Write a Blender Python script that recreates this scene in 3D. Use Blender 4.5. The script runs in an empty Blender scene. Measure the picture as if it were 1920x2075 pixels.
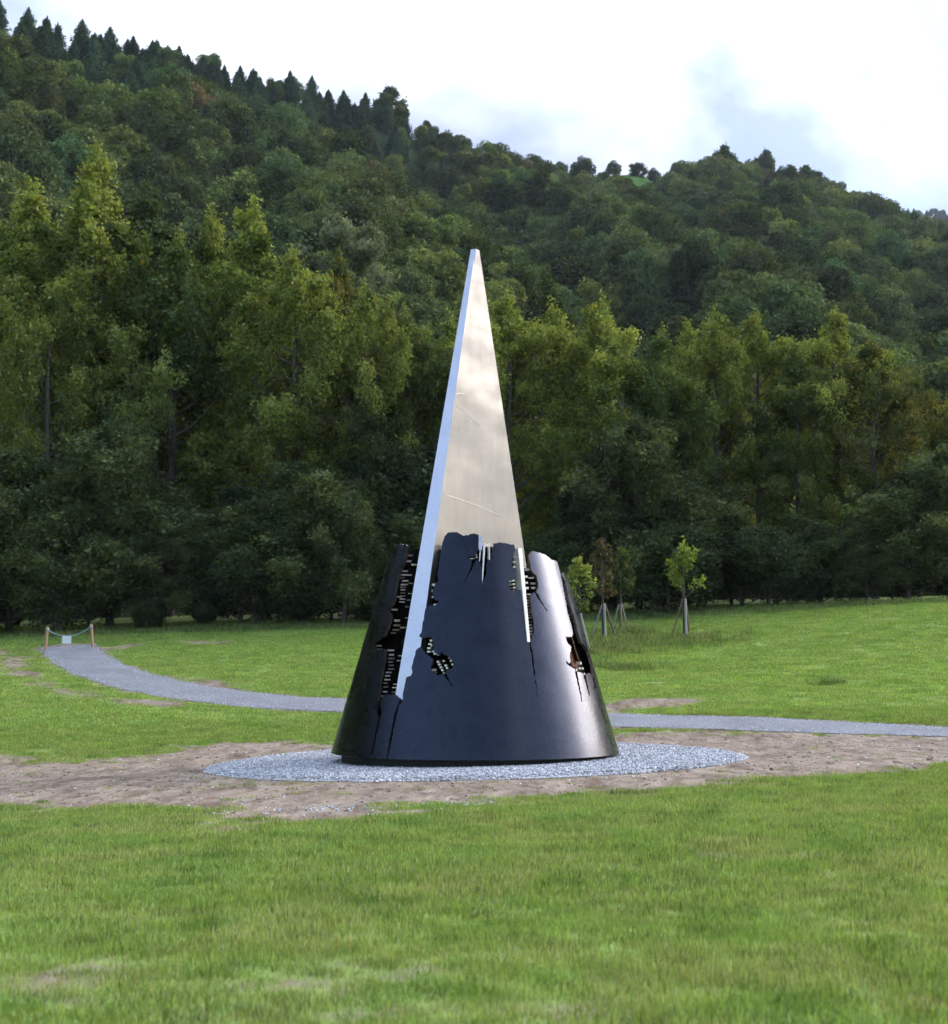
import bpy, math, random
import numpy as np
from mathutils import Vector, Matrix, Euler
from mathutils.geometry import delaunay_2d_cdt

R = math.radians
sc = bpy.context.scene
COL = sc.collection
rng = np.random.default_rng(7)
random.seed(7)

# ------------------------------------------------------------------ camera
FPX, CU, CV = 3013.0, 960.0, 1037.5          # focal length and centre, in photograph pixels
TILT = R(6.13)
EYE = np.array([0.0, 0.0, 1.6])
cam_d = bpy.data.cameras.new('camera'); cam = bpy.data.objects.new('camera', cam_d); COL.objects.link(cam)
cam_d.sensor_fit = 'HORIZONTAL'; cam_d.sensor_width = 36.0; cam_d.lens = 36.0 * FPX / 1920.0
cam_d.clip_end = 12000.0
cam.location = EYE; cam.rotation_euler = (math.pi / 2 + TILT, 0, 0)
cam_d.dof.use_dof = True; cam_d.dof.focus_distance = 25.5; cam_d.dof.aperture_fstop = 3.0
sc.camera = cam

# ------------------------------------------------------------------ world and sun
SUN_AZ, SUN_EL = R(67.0), R(21.5)            # azimuth from +Y towards +X (low on the right, behind cloud)
w = bpy.data.worlds.new('World'); sc.world = w; w.use_nodes = True
nt = w.node_tree; nt.nodes.clear()
def N(nt, typ, **kw):
    n = nt.nodes.new(typ)
    for k, v in kw.items():
        if k.startswith('i_'):
            key = k[2:]
            n.inputs[int(key) if key.isdigit() else key.replace('_', ' ')].default_value = v
        else: setattr(n, k, v)
    return n
def L(nt, a, ao, b, bi): nt.links.new(a.outputs[ao], b.inputs[bi])
out = N(nt, 'ShaderNodeOutputWorld'); bg = N(nt, 'ShaderNodeBackground')
sky = N(nt, 'ShaderNodeTexSky', sky_type='NISHITA', sun_disc=False, sun_elevation=SUN_EL, sun_rotation=SUN_AZ,
        air_density=1.0, dust_density=1.5, ozone_density=1.5, altitude=200.0)
SKY_STRENGTH = 0.15
CLOUD_OFF = (0.0, 4.4, 3.0)
tc = N(nt, 'ShaderNodeTexCoord')
mp = N(nt, 'ShaderNodeMapping'); mp.inputs['Scale'].default_value = (1.0, 1.0, 2.1); mp.inputs['Location'].default_value = (0.35, 0.1, 0.2)
L(nt, tc, 'Generated', mp, 'Vector')
nz = N(nt, 'ShaderNodeTexNoise', i_Scale=2.3, i_Detail=7.0, i_Roughness=0.55, i_Distortion=0.35)
L(nt, mp, 'Vector', nz, 'Vector')
cr = N(nt, 'ShaderNodeValToRGB'); cr.color_ramp.elements[0].position = 0.50; cr.color_ramp.elements[1].position = 0.72
# the cloud bank lies ahead and to the right, the sky behind the camera is clear (as the polished shell mirrors it)
dt = N(nt, 'ShaderNodeVectorMath', operation='DOT_PRODUCT'); dt.inputs[1].default_value = (0.50, 0.70, 0.45); L(nt, tc, 'Generated', dt, 0)
bk = N(nt, 'ShaderNodeMath', operation='MULTIPLY_ADD', i_1=0.26); L(nt, dt, 'Value', bk, 0); L(nt, nz, 'Fac', bk, 2)
L(nt, bk, 'Value', cr, 'Fac')
nz2 = N(nt, 'ShaderNodeTexNoise', i_Scale=3.0, i_Detail=6.0, i_Roughness=0.52, i_Distortion=0.3)
mp2 = N(nt, 'ShaderNodeMapping'); mp2.inputs['Scale'].default_value = (1.0, 1.0, 1.8); mp2.inputs['Location'].default_value = CLOUD_OFF; L(nt, tc, 'Generated', mp2, 'Vector')
L(nt, mp2, 'Vector', nz2, 'Vector')
cl = N(nt, 'ShaderNodeValToRGB')             # lit cloud, whiter where thick
cl.color_ramp.elements[0].position = 0.43; cl.color_ramp.elements[0].color = (1.6, 1.92, 2.75, 1)
cl.color_ramp.elements[1].position = 0.70; cl.color_ramp.elements[1].color = (6.1, 6.25, 6.5, 1)
L(nt, nz2, 'Fac', cl, 'Fac')
mx = N(nt, 'ShaderNodeMix', data_type='RGBA')
# an overcast vault is brighter overhead than at the horizon
sx = N(nt, 'ShaderNodeSeparateXYZ'); L(nt, tc, 'Generated', sx, 'Vector')
zp = N(nt, 'ShaderNodeMath', operation='POWER', i_1=1.8); zm_ = N(nt, 'ShaderNodeMath', operation='MAXIMUM', i_1=0.0); L(nt, sx, 'Z', zm_, 0); L(nt, zm_, 'Value', zp, 0)
zb_ = N(nt, 'ShaderNodeMapRange', i_1=0.0, i_2=1.0, i_3=0.46, i_4=4.3); L(nt, zp, 'Value', zb_, 'Value')
clz = N(nt, 'ShaderNodeVectorMath', operation='SCALE'); L(nt, cl, 'Color', clz, 0); L(nt, zb_, 'Result', clz, 'Scale')
# thin cloud glows round the veiled sun
ds = N(nt, 'ShaderNodeVectorMath', operation='DOT_PRODUCT'); ds.inputs[1].default_value = (math.sin(SUN_AZ) * math.cos(SUN_EL), math.cos(SUN_AZ) * math.cos(SUN_EL), math.sin(SUN_EL)); L(nt, tc, 'Generated', ds, 0)
dm = N(nt, 'ShaderNodeMath', operation='MAXIMUM', i_1=0.0); L(nt, ds, 'Value', dm, 0); dp = N(nt, 'ShaderNodeMath', operation='POWER', i_1=5.5); L(nt, dm, 'Value', dp, 0)
gl = N(nt, 'ShaderNodeMath', operation='MULTIPLY_ADD', i_1=3.6, i_2=1.0); L(nt, dp, 'Value', gl, 0)
clg = N(nt, 'ShaderNodeVectorMath', operation='SCALE'); L(nt, clz, 'Vector', clg, 0); L(nt, gl, 'Value', clg, 'Scale')
L(nt, cr, 'Color', mx, 'Factor'); L(nt, sky, 'Color', mx, 'A'); L(nt, clg, 'Vector', mx, 'B')
bg.inputs['Strength'].default_value = SKY_STRENGTH
L(nt, mx, 'Result', bg, 'Color'); L(nt, bg, 'Background', out, 'Surface')

sl = bpy.data.lights.new('sun', 'SUN'); so = bpy.data.objects.new('sun', sl); COL.objects.link(so)
sl.energy = 1.5; sl.angle = R(26.0); sl.color = (1.0, 0.90, 0.76)
sdir = Vector((math.sin(SUN_AZ) * math.cos(SUN_EL), math.cos(SUN_AZ) * math.cos(SUN_EL), math.sin(SUN_EL)))
so.rotation_euler = sdir.to_track_quat('Z', 'Y').to_euler()
so.location = (60, 20, 40)

vs = sc.view_settings
vs.view_transform = 'Standard'; vs.look = 'None'; vs.gamma = 1.0; vs.use_curve_mapping = False
vs.exposure = 1.1
sc.cycles.max_bounces = 4; sc.cycles.diffuse_bounces = 2; sc.cycles.glossy_bounces = 3
sc.cycles.transmission_bounces = 3; sc.cycles.volume_bounces = 0; sc.cycles.use_denoising = True
sc.cycles.use_adaptive_sampling = True; sc.cycles.adaptive_threshold = 0.05

# ------------------------------------------------------------------ helpers
def ray(u, v):
    x, z = (u - CU) / FPX, (CV - v) / FPX
    return np.array([x, math.cos(TILT) - z * math.sin(TILT), math.sin(TILT) + z * math.cos(TILT)])
def D(u, v): return u * 1.03896, v * 1.03896        # coordinates read in the reduced view of the photograph

def vnoise(x, y, seed=0):
    x = np.asarray(x, float); y = np.asarray(y, float)
    xi = np.floor(x).astype(np.int64); yi = np.floor(y).astype(np.int64)
    fx, fy = x - xi, y - yi
    def h(a, b):
        n = (a * 374761393 + b * 668265263 + seed * 974634777) & 0xFFFFFFFF
        n = ((n ^ (n >> 13)) * 1274126177) & 0xFFFFFFFF
        n = n ^ (n >> 16)
        return (n & 0xFFFF) / 65535.0
    ux, uy = fx * fx * (3 - 2 * fx), fy * fy * (3 - 2 * fy)
    a = h(xi, yi) * (1 - ux) + h(xi + 1, yi) * ux
    b = h(xi, yi + 1) * (1 - ux) + h(xi + 1, yi + 1) * ux
    return a * (1 - uy) + b * uy
def fbm(x, y, seed=0, octs=4):
    s, a, t = 0.0, 0.5, 0.0
    for o in range(octs):
        s = s + a * vnoise(np.asarray(x) * 2 ** o, np.asarray(y) * 2 ** o, seed + o * 17); t += a; a *= 0.5
    return s / t
def sstep(a, b, x):
    t = np.clip((np.asarray(x, float) - a) / (b - a), 0, 1)
    return t * t * (3 - 2 * t)

def mesh_np(name, V, F, mats=(), smooth=False, col=None, mat_idx=None):
    """V (n,3), F: (m,k) int array or list of arrays of equal-length rows"""
    me = bpy.data.meshes.new(name)
    V = np.asarray(V, np.float32)
    Fs = F if isinstance(F, list) else [F]
    Fs = [np.asarray(f, np.int32) for f in Fs if len(f)]
    nl = sum(f.size for f in Fs); nf = sum(len(f) for f in Fs)
    me.vertices.add(len(V)); me.loops.add(nl); me.polygons.add(nf)
    me.vertices.foreach_set('co', V.ravel())
    me.loops.foreach_set('vertex_index', np.concatenate([f.ravel() for f in Fs]))
    tot = np.concatenate([np.full(len(f), f.shape[1], np.int32) for f in Fs])
    st = np.concatenate([[0], np.cumsum(tot)[:-1]]).astype(np.int32)
    me.polygons.foreach_set('loop_start', st)
    me.polygons.foreach_set('use_smooth', np.full(nf, smooth, bool))
    if mat_idx is not None: me.polygons.foreach_set('material_index', np.asarray(mat_idx, np.int32))
    me.update(calc_edges=True)
    if col is not None:
        at = me.color_attributes.new('Col', 'FLOAT_COLOR', 'POINT')
        c4 = np.ones((len(V), 4), np.float32); c4[:, :3] = col
        at.data.foreach_set('color', c4.ravel())
    for m in mats: me.materials.append(m)
    return me
def link(name, me, parent=None, loc=None, rot=None, scale=None):
    o = bpy.data.objects.new(name, me); COL.objects.link(o)
    if parent is not None: o.parent = parent
    if loc is not None: o.location = loc
    if rot is not None: o.rotation_euler = rot
    if scale is not None: o.scale = scale
    return o
def empty(name, loc, rot=(0, 0, 0)):
    o = bpy.data.objects.new(name, None); COL.objects.link(o); o.location = loc; o.rotation_euler = rot
    o.empty_display_size = 0.3
    return o
def tag(o, label=None, cat=None, group=None, kind=None):
    if label: o['label'] = label
    if cat: o['category'] = cat
    if group: o['group'] = group
    if kind: o['kind'] = kind
    return o

class MB:
    def __init__(s): s.V = []; s.T = []; s.Q = []; s.n = 0
    def add(s, V, Q=(), T=()):
        V = np.asarray(V, float).reshape(-1, 3)
        s.V.append(V)
        if len(Q): s.Q.append(np.asarray(Q) + s.n)
        if len(T): s.T.append(np.asarray(T) + s.n)
        s.n += len(V)
    def tube(s, pts, rad, seg=8, cap=True):
        pts = np.asarray(pts, float); rad = np.asarray(rad, float) * np.ones(len(pts))
        tg = np.gradient(pts, axis=0); tg /= np.linalg.norm(tg, axis=1)[:, None] + 1e-9
        ref = np.array([0.31, 0.95, 0.05]); 
        if abs(tg[0] @ ref) > 0.9: ref = np.array([1.0, 0, 0])
        a = np.cross(tg, ref); a /= np.linalg.norm(a, axis=1)[:, None] + 1e-9
        b = np.cross(tg, a)
        th = np.linspace(0, 2 * np.pi, seg, endpoint=False)
        V = pts[:, None] + rad[:, None, None] * (a[:, None] * np.cos(th)[None, :, None] + b[:, None] * np.sin(th)[None, :, None])
        n = len(pts); i, j = np.meshgrid(np.arange(n - 1), np.arange(seg), indexing='ij'); jj = (j + 1) % seg
        Q = np.stack([i * seg + j, i * seg + jj, (i + 1) * seg + jj, (i + 1) * seg + j], -1).reshape(-1, 4)
        V = V.reshape(-1, 3); T = []
        if cap:
            V = np.vstack([V, pts[:1], pts[-1:]]); c0, c1 = n * seg, n * seg + 1
            T = [[c0, (k + 1) % seg, k] for k in range(seg)] + [[c1, (n - 1) * seg + k, (n - 1) * seg + (k + 1) % seg] for k in range(seg)]
        s.add(V, Q, T)
    def box(s, c, h, M=None):
        V = np.array([[x, y, z] for z in (-1, 1) for y in (-1, 1) for x in (-1, 1)], float) * np.asarray(h, float)
        if M is not None: V = V @ np.asarray(M, float).T
        s.add(V + np.asarray(c, float), [[0, 2, 3, 1], [4, 5, 7, 6], [0, 1, 5, 4], [2, 6, 7, 3], [0, 4, 6, 2], [1, 3, 7, 5]])
    def mesh(s, name, mats, smooth=False):
        F = []
        if s.T: F.append(np.vstack(s.T))
        if s.Q: F.append(np.vstack(s.Q))
        return mesh_np(name, np.vstack(s.V), F, mats, smooth)

# ------------------------------------------------------------------ materials
def mat(name):
    m = bpy.data.materials.new(name); m.use_nodes = True
    t = m.node_tree; t.nodes.clear()
    o = N(t, 'ShaderNodeOutputMaterial')
    return m, t, o
def simple(name, base, rough=0.7, metal=0.0, var=0.25, nscale=6.0, bump=0.0, bscale=30.0, stretch=(1, 1, 1), coords='Object'):
    m, t, o = mat(name)
    b = N(t, 'ShaderNodeBsdfPrincipled', i_Roughness=rough, i_Metallic=metal)
    c = N(t, 'ShaderNodeTexCoord'); mpn = N(t, 'ShaderNodeMapping'); mpn.inputs['Scale'].default_value = stretch
    L(t, c, coords, mpn, 'Vector')
    n = N(t, 'ShaderNodeTexNoise', i_Scale=nscale, i_Detail=5.0); L(t, mpn, 'Vector', n, 'Vector')
    r = N(t, 'ShaderNodeValToRGB')
    r.color_ramp.elements[0].position = 0.3; r.color_ramp.elements[1].position = 0.7
    r.color_ramp.elements[0].color = tuple(x * (1 - var) for x in base) + (1,)
    r.color_ramp.elements[1].color = tuple(x * (1 + var) for x in base) + (1,)
    L(t, n, 'Fac', r, 'Fac'); L(t, r, 'Color', b, 'Base Color')
    if bump:
        n2 = N(t, 'ShaderNodeTexNoise', i_Scale=bscale, i_Detail=4.0); L(t, mpn, 'Vector', n2, 'Vector')
        bp = N(t, 'ShaderNodeBump', i_Strength=bump, i_Distance=0.02); L(t, n2, 'Fac', bp, 'Height'); L(t, bp, 'Normal', b, 'Normal')
    if rough >= 1.0: b.inputs['Specular IOR Level'].default_value = 0.0
    L(t, b, 'BSDF', o, 'Surface')
    return m
def leaf_mat(name, trans=0.3, rnd=0.25, gain=1.0, gloss=0.05, patch=0.0):
    m, t, o = mat(name)
    a = N(t, 'ShaderNodeAttribute', attribute_name='Col')
    oi = N(t, 'ShaderNodeObjectInfo')
    mr = N(t, 'ShaderNodeMapRange', i_3=gain * (1 - rnd), i_4=gain * (1 + rnd)); L(t, oi, 'Random', mr, 'Value')
    hs = N(t, 'ShaderNodeHueSaturation'); L(t, a, 'Color', hs, 'Color'); L(t, mr, 'Result', hs, 'Value')
    m2 = N(t, 'ShaderNodeMath', operation='FRACT'); m3 = N(t, 'ShaderNodeMath', operation='MULTIPLY', i_1=7.31)
    L(t, oi, 'Random', m3, 0); L(t, m3, 'Value', m2, 0)
    mr2 = N(t, 'ShaderNodeMapRange', i_3=0.5 - 0.05 * rnd, i_4=0.5 + 0.06 * rnd); L(t, m2, 'Value', mr2, 'Value'); L(t, mr2, 'Result', hs, 'Hue')
    if patch:                                            # drier and lusher places in the sward
        ge = N(t, 'ShaderNodeNewGeometry'); pn = N(t, 'ShaderNodeTexNoise', i_Scale=1.1, i_Detail=5.0, i_Roughness=0.6); L(t, ge, 'Position', pn, 'Vector')
        pr = N(t, 'ShaderNodeValToRGB'); e = pr.color_ramp.elements
        e[0].position = 0.36; e[0].color = (0.80, 0.92, 0.80, 1); e[1].position = 0.66; e[1].color = (1.10, 1.0, 1.14, 1); e.new(0.5).color = (1, 1, 1, 1)
        L(t, pn, 'Fac', pr, 'Fac'); pm = N(t, 'ShaderNodeMix', data_type='RGBA', blend_type='MULTIPLY', i_Factor=patch); L(t, hs, 'Color', pm, 'A'); L(t, pr, 'Color', pm, 'B')
        hs2 = N(t, 'ShaderNodeHueSaturation'); L(t, pm, 'Result', hs2, 'Color'); hs = hs2
    d = N(t, 'ShaderNodeBsdfDiffuse'); tr = N(t, 'ShaderNodeBsdfTranslucent'); g = N(t, 'ShaderNodeBsdfGlossy', i_Roughness=0.45)
    L(t, hs, 'Color', d, 'Color')
    tm = N(t, 'ShaderNodeMix', data_type='RGBA', blend_type='MULTIPLY', i_Factor=1.0); tm.inputs['B'].default_value = (1.25, 1.2, 0.55, 1)
    L(t, hs, 'Color', tm, 'A'); L(t, tm, 'Result', tr, 'Color')
    s1 = N(t, 'ShaderNodeMixShader', i_Fac=trans); L(t, d, 'BSDF', s1, 1); L(t, tr, 'BSDF', s1, 2)
    s2 = N(t, 'ShaderNodeMixShader', i_Fac=gloss); L(t, s1, 'Shader', s2, 1); L(t, g, 'BSDF', s2, 2)
    L(t, s2, 'Shader', o, 'Surface')
    return m

M = {}
M['bark'] = simple('bark', (0.075, 0.062, 0.048), 0.9, nscale=9, var=0.45, bump=0.6, stretch=(1, 1, 0.25))
M['bark_pale'] = simple('bark_pale', (0.16, 0.14, 0.12), 0.9, nscale=9, var=0.4, bump=0.5, stretch=(1, 1, 0.25))
M['stake_grey'] = simple('weathered_stake_wood', (0.30, 0.27, 0.23), 0.85, nscale=14, var=0.3, bump=0.4, stretch=(1, 1, 0.1))
M['stake_brown'] = simple('brown_stake_wood', (0.20, 0.13, 0.085), 0.85, nscale=14, var=0.3, bump=0.4, stretch=(1, 1, 0.1))
M['post'] = simple('post_wood', (0.42, 0.25, 0.15), 0.8, nscale=12, var=0.28, bump=0.4, stretch=(1, 1, 0.12))
M['rope'] = simple('rope_fibre', (0.30, 0.40, 0.44), 0.8, nscale=60, var=0.3)
M['paper'] = simple('sign_board', (0.82, 0.83, 0.86), 0.6, nscale=3, var=0.03)
M['leaf'] = leaf_mat('leaf', 0.30, 0.12, gloss=0.012)
M['leaf_far'] = leaf_mat('leaf_far', 0.15, 0.50, gain=1.5, gloss=0.0)
M['grass'] = leaf_mat('grass_blade', 0.35, 0.28, gloss=0.03, patch=1.0)
M['stone'] = simple('gravel_stone', (0.40, 0.41, 0.45), 0.85, nscale=2.5, var=0.35)

# ------------------------------------------------------------------ ground shape
def ground_z(x, y):
    x = np.asarray(x, float); y = np.asarray(y, float)
    yy = np.minimum(y, 66.0)
    s = 0.131 * 1.2 * np.logaddexp(0, (yy - 32.2) / 1.2)
    tilt = 0.024 * np.clip(x, -45, 45) * sstep(-5, 15, y)
    mound = 0.62 * np.exp(-((x - 19) / 8.0) ** 2 - ((y - 55) / 7.0) ** 2)
    drop = 4.0 * sstep(70, 88, y)
    n = 0.05 * (fbm(x / 2.3, y / 2.3, 3, 3) - 0.5) + 0.22 * (vnoise(x / 9, y / 9, 5) - 0.5) * sstep(34, 40, y)
    flat = sstep(5.6, 4.9, np.hypot(x, y - 27))            # level bed under the sculpture keeps only the tilt
    return s + tilt + mound - drop + n * (1 - 0.8 * flat)
def ground_hit(u, v):
    d = ray(u, v); t = 4.0
    for _ in range(4000):
        p = EYE + d * t
        if p[2] < ground_z(p[0], p[1]): break
        t += 0.03 + t * 0.001
    return p
def seg_dist(px, py, poly):
    best = np.full(px.shape, 1e9)
    for (ax, ay), (bx, by) in zip(poly[:-1], poly[1:]):
        dx, dy = bx - ax, by - ay; L2 = dx * dx + dy * dy + 1e-9
        t = np.clip(((px - ax) * dx + (py - ay) * dy) / L2, 0, 1)
        best = np.minimum(best, np.hypot(px - ax - t * dx, py - ay - t * dy))
    return best
def inside(px, py, poly):
    c = np.zeros(px.shape, bool)
    for (ax, ay), (bx, by) in zip(poly, poly[1:] + poly[:1]):
        with np.errstate(divide='ignore', invalid='ignore'):
            k = ((ay > py) != (by > py)) & (px < (bx - ax) * (py - ay) / (by - ay + 1e-12) + ax)
        c ^= k
    return c
def G(pts): return [tuple(ground_hit(u, v)[:2]) for u, v in pts]

SX, SY = 0.02, 27.0                                        # sculpture axis
BED_R = 4.78
# bare soil round the bed and along the path
dirt_front = G([(-160, 1640), (0, 1628), (350, 1640), (520, 1668), (700, 1660), (860, 1630), (1100, 1616), (1350, 1600), (1600, 1578), (1920, 1552), (2150, 1545)])
dirt_back = [(13.5, 31.1), (10.0, 31.6), (6.5, 32.4), (3, 32.9), (-2.5, 32.3)] + G([(640, 1500), (450, 1512), (300, 1535), (150, 1545), (0, 1537), (-160, 1540)])
DIRT = dirt_front + dirt_back
track = G([(-20, 1312), (8, 1321), (43, 1360), (86, 1384), (129, 1403), (195, 1411), (241, 1419), (350, 1428)])
side = G([(-40, 1318), (40, 1319), (95, 1318)])
scar_a = G([(203, 1319), (270, 1308), (335, 1299), (452, 1303)])
scar_b = G([(330, 1374), (380, 1384), (440, 1391)])
scar_c = G([(1200, 1432), (1290, 1428), (1365, 1424)])
path_far = G([(138, 1311), (158, 1330), (208, 1359), (304, 1388), (448, 1412), (590, 1425), (727, 1431)])
path_near = G([(1240, 1460), (1500, 1468), (1700, 1477), (1920, 1486), (2200, 1496)])
midp = [(-0.5, (path_far[-1][1] + path_near[0][1]) / 2 + 0.4)]
PATH = path_far + midp + path_near
PATH_W = 0.98
def smooth_poly(P, n=12):
    P = np.array(P); Q = []
    for i in range(len(P) - 1):
        p0, p1, p2, p3 = P[max(i - 1, 0)], P[i], P[i + 1], P[min(i + 2, len(P) - 1)]
        for t in np.linspace(0, 1, n, endpoint=False):
            Q.append(0.5 * (2 * p1 + (p2 - p0) * t + (2 * p0 - 5 * p1 + 4 * p2 - p3) * t * t + (3 * p1 - p0 - 3 * p2 + p3) * t ** 3))
    Q.append(P[-1]); return [tuple(q) for q in Q]
PATH = smooth_poly(PATH)

def dirt_amount(x, y):
    x = np.asarray(x, float); y = np.asarray(y, float)
    sd = seg_dist(x, y, DIRT + DIRT[:1]); sd = np.where(inside(x, y, DIRT), -sd, sd)
    wob = (fbm(x / 1.1, y / 0.7, 21, 4) - 0.5)
    wob = wob + 0.45 * (fbm(x / 0.33, y / 0.26, 23, 2) - 0.5)
    d = sstep(1.15, -0.85, sd + wob * 2.8)
    d = np.maximum(d, 0.6 * sstep(0.47, 0.62, fbm(x / 0.55 + 7, y / 0.34, 27, 3)) * sstep(2.3, 0.2, sd))
    for pl, wd, k in ((track, 0.42, 0.9), (side, 0.35, 0.8), (scar_a, 0.55, 0.75), (scar_b, 0.5, 0.95), (scar_c, 0.9, 0.9)):
        d = np.maximum(d, k * sstep(wd + 0.5, wd - 0.5, seg_dist(x, y, pl) + wob * 1.4))
    pd = seg_dist(x, y, PATH)
    d = np.maximum(d, 0.8 * sstep(PATH_W + 0.35, PATH_W, pd + wob * 0.6))
    # thin places in the lawn: stretched patches in the foreground and a few far off
    thin = 0.6 * fbm(x / 0.55 + 3, y / 0.40 + 9, 33, 4) + 0.4 * fbm(x / 2.2 + 3, y / 1.3 + 9, 35, 2)
    d = np.maximum(d, 0.50 * sstep(0.50, 0.70, thin) * sstep(17, 14, y) + 0.35 * sstep(0.6, 0.76, thin) * sstep(30, 36, y))
    return np.clip(d, 0, 1)

# ------------------------------------------------------------------ ground sheet
def axis(fine0, fine1, step, lo, hi):
    a = list(np.arange(fine0, fine1 + step / 2, step)); s = step
    while a[-1] < hi: s *= 1.35; a.append(a[-1] + s)
    s = step
    while a[0] > lo: s *= 1.35; a.insert(0, a[0] - s)
    return np.array(a)
gx = axis(-22, 22, 0.16, -2500, 2500); gy = axis(4, 68, 0.16, -2500, 4000)
X, Y = np.meshgrid(gx, gy, indexing='xy')
Z = ground_z(X, Y)
da = np.zeros_like(X); fm = (np.abs(X) < 26) & (Y > 2) & (Y < 72)
da[fm] = dirt_amount(X[fm], Y[fm])
nx, ny = len(gx), len(gy)
ii, jj = np.meshgrid(np.arange(ny - 1), np.arange(nx - 1), indexing='ij')
F = np.stack([ii * nx + jj, ii * nx + jj + 1, (ii + 1) * nx + jj + 1, (ii + 1) * nx + jj], -1).reshape(-1, 4)
m, t, o = mat('meadow_soil')
b = N(t, 'ShaderNodeBsdfPrincipled', i_Roughness=0.95); b.inputs['Specular IOR Level'].default_value = 0.15
at = N(t, 'ShaderNodeAttribute', attribute_name='dirt'); geo = N(t, 'ShaderNodeNewGeometry')
def wn(scale, det=5.0, rough=0.6, st=(1, 1, 1)):
    mm = N(t, 'ShaderNodeMapping'); mm.inputs['Scale'].default_value = st; L(t, geo, 'Position', mm, 'Vector')
    n = N(t, 'ShaderNodeTexNoise', i_Scale=scale, i_Detail=det, i_Roughness=rough); L(t, mm, 'Vector', n, 'Vector'); return n
def ramp(src, stops):
    r = N(t, 'ShaderNodeValToRGB'); e = r.color_ramp.elements
    while len(e) < len(stops): e.new(0.5)
    for k, (p, c) in enumerate(stops): e[k].position = p; e[k].color = tuple(c) + (1,)
    L(t, src, 'Fac', r, 'Fac'); return r
soil_a = ramp(wn(6.0, 5, 0.7, (1, 0.28, 1)), [(0.26, (0.120, 0.080, 0.055)), (0.5, (0.225, 0.172, 0.126)), (0.74, (0.32, 0.262, 0.205))])
soil_b = ramp(wn(2.0, 5, 0.7, (1.0, 0.35, 1)), [(0.33, (0.50, 0.42, 0.38)), (0.5, (0.96, 0.94, 0.92)), (0.68, (1.25, 1.25, 1.22))])   # raked and driven streaks
soil = N(t, 'ShaderNodeMix', data_type='RGBA', blend_type='MULTIPLY', i_Factor=1.0); L(t, soil_a, 'Color', soil, 'A'); L(t, soil_b, 'Color', soil, 'B')
turf = ramp(wn(2.2, 7, 0.7), [(0.30, (0.165, 0.165, 0.060)), (0.5, (0.18, 0.245, 0.056)), (0.72, (0.23, 0.300, 0.078))])
nfac = wn(9.0, 5, 0.65)
ad = N(t, 'ShaderNodeMath', operation='MULTIPLY_ADD', i_1=0.9, i_2=-0.45); L(t, nfac, 'Fac', ad, 0)
ad2 = N(t, 'ShaderNodeMath', operation='ADD', use_clamp=True); L(t, at, 'Fac', ad2, 0); L(t, ad, 'Value', ad2, 1)
fr = N(t, 'ShaderNodeMapRange', i_1=0.30, i_2=0.62); L(t, ad2, 'Value', fr, 'Value')
mixc = N(t, 'ShaderNodeMix', data_type='RGBA'); L(t, fr, 'Result', mixc, 'Factor'); L(t, turf, 'Color', mixc, 'A'); L(t, soil, 'Result', mixc, 'B')
L(t, mixc, 'Result', b, 'Base Color')
bn = wn(9.0, 6, 0.75, (1, 0.4, 1)); bp = N(t, 'ShaderNodeBump', i_Strength=0.8, i_Distance=0.022); L(t, bn, 'Fac', bp, 'Height'); L(t, bp, 'Normal', b, 'Normal')
L(t, b, 'BSDF', o, 'Surface'); M['ground'] = m
gm = mesh_np('ground', np.stack([X, Y, Z], -1).reshape(-1, 3), F, [M['ground']], smooth=True)
a_ = gm.attributes.new('dirt', 'FLOAT', 'POINT'); a_.data.foreach_set('value', da.ravel().astype(np.float32))
tag(link('ground', gm), 'uneven meadow of short grass and bare soil', kind='structure')

# ------------------------------------------------------------------ gravel bed and path (sheets just above the ground)
def gravel_mat(name, scale, c0, c1, c2, bump):
    m, t, o = mat(name)
    b = N(t, 'ShaderNodeBsdfPrincipled', i_Roughness=0.9)
    g = N(t, 'ShaderNodeNewGeometry')
    v = N(t, 'ShaderNodeTexVoronoi', i_Scale=scale); L(t, g, 'Position', v, 'Vector')
    n = N(t, 'ShaderNodeTexNoise', i_Scale=scale * 1.7, i_Detail=6.0); L(t, g, 'Position', n, 'Vector')
    hs = N(t, 'ShaderNodeSeparateColor'); L(t, v, 'Color', hs, 'Color')
    mm = N(t, 'ShaderNodeMath', operation='MULTIPLY_ADD', i_1=0.6); L(t, hs, 'Red', mm, 0)
    m2 = N(t, 'ShaderNodeMath', operation='MULTIPLY', i_1=0.4); L(t, n, 'Fac', m2, 0); L(t, m2, 'Value', mm, 2)
    r = N(t, 'ShaderNodeValToRGB'); e = r.color_ramp.elements; e.new(0.5)
    for k, (p, c) in enumerate(((0.12, c0), (0.5, c1), (0.9, c2))): e[k].position = p; e[k].color = c + (1,)
    L(t, mm, 'Value', r, 'Fac')
    n3 = N(t, 'ShaderNodeTexNoise', i_Scale=0.8, i_Detail=5.0); L(t, g, 'Position', n3, 'Vector')
    mr = N(t, 'ShaderNodeMapRange', i_1=0.3, i_2=0.7, i_3=0.85, i_4=1.15); L(t, n3, 'Fac', mr, 'Value')
    hv = N(t, 'ShaderNodeHueSaturation'); L(t, r, 'Color', hv, 'Color'); L(t, mr, 'Result', hv, 'Value')
    L(t, hv, 'Color', b, 'Base Color')
    bp = N(t, 'ShaderNodeBump', i_Strength=1.0, i_Distance=bump); bp.invert = True; L(t, v, 'Distance', bp, 'Height'); L(t, bp, 'Normal', b, 'Normal')
    L(t, b, 'BSDF', o, 'Surface'); return m
M['gravel'] = gravel_mat('gravel', 26.0, (0.17, 0.167, 0.172), (0.37, 0.365, 0.375), (0.57, 0.565, 0.575), 0.03)
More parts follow.
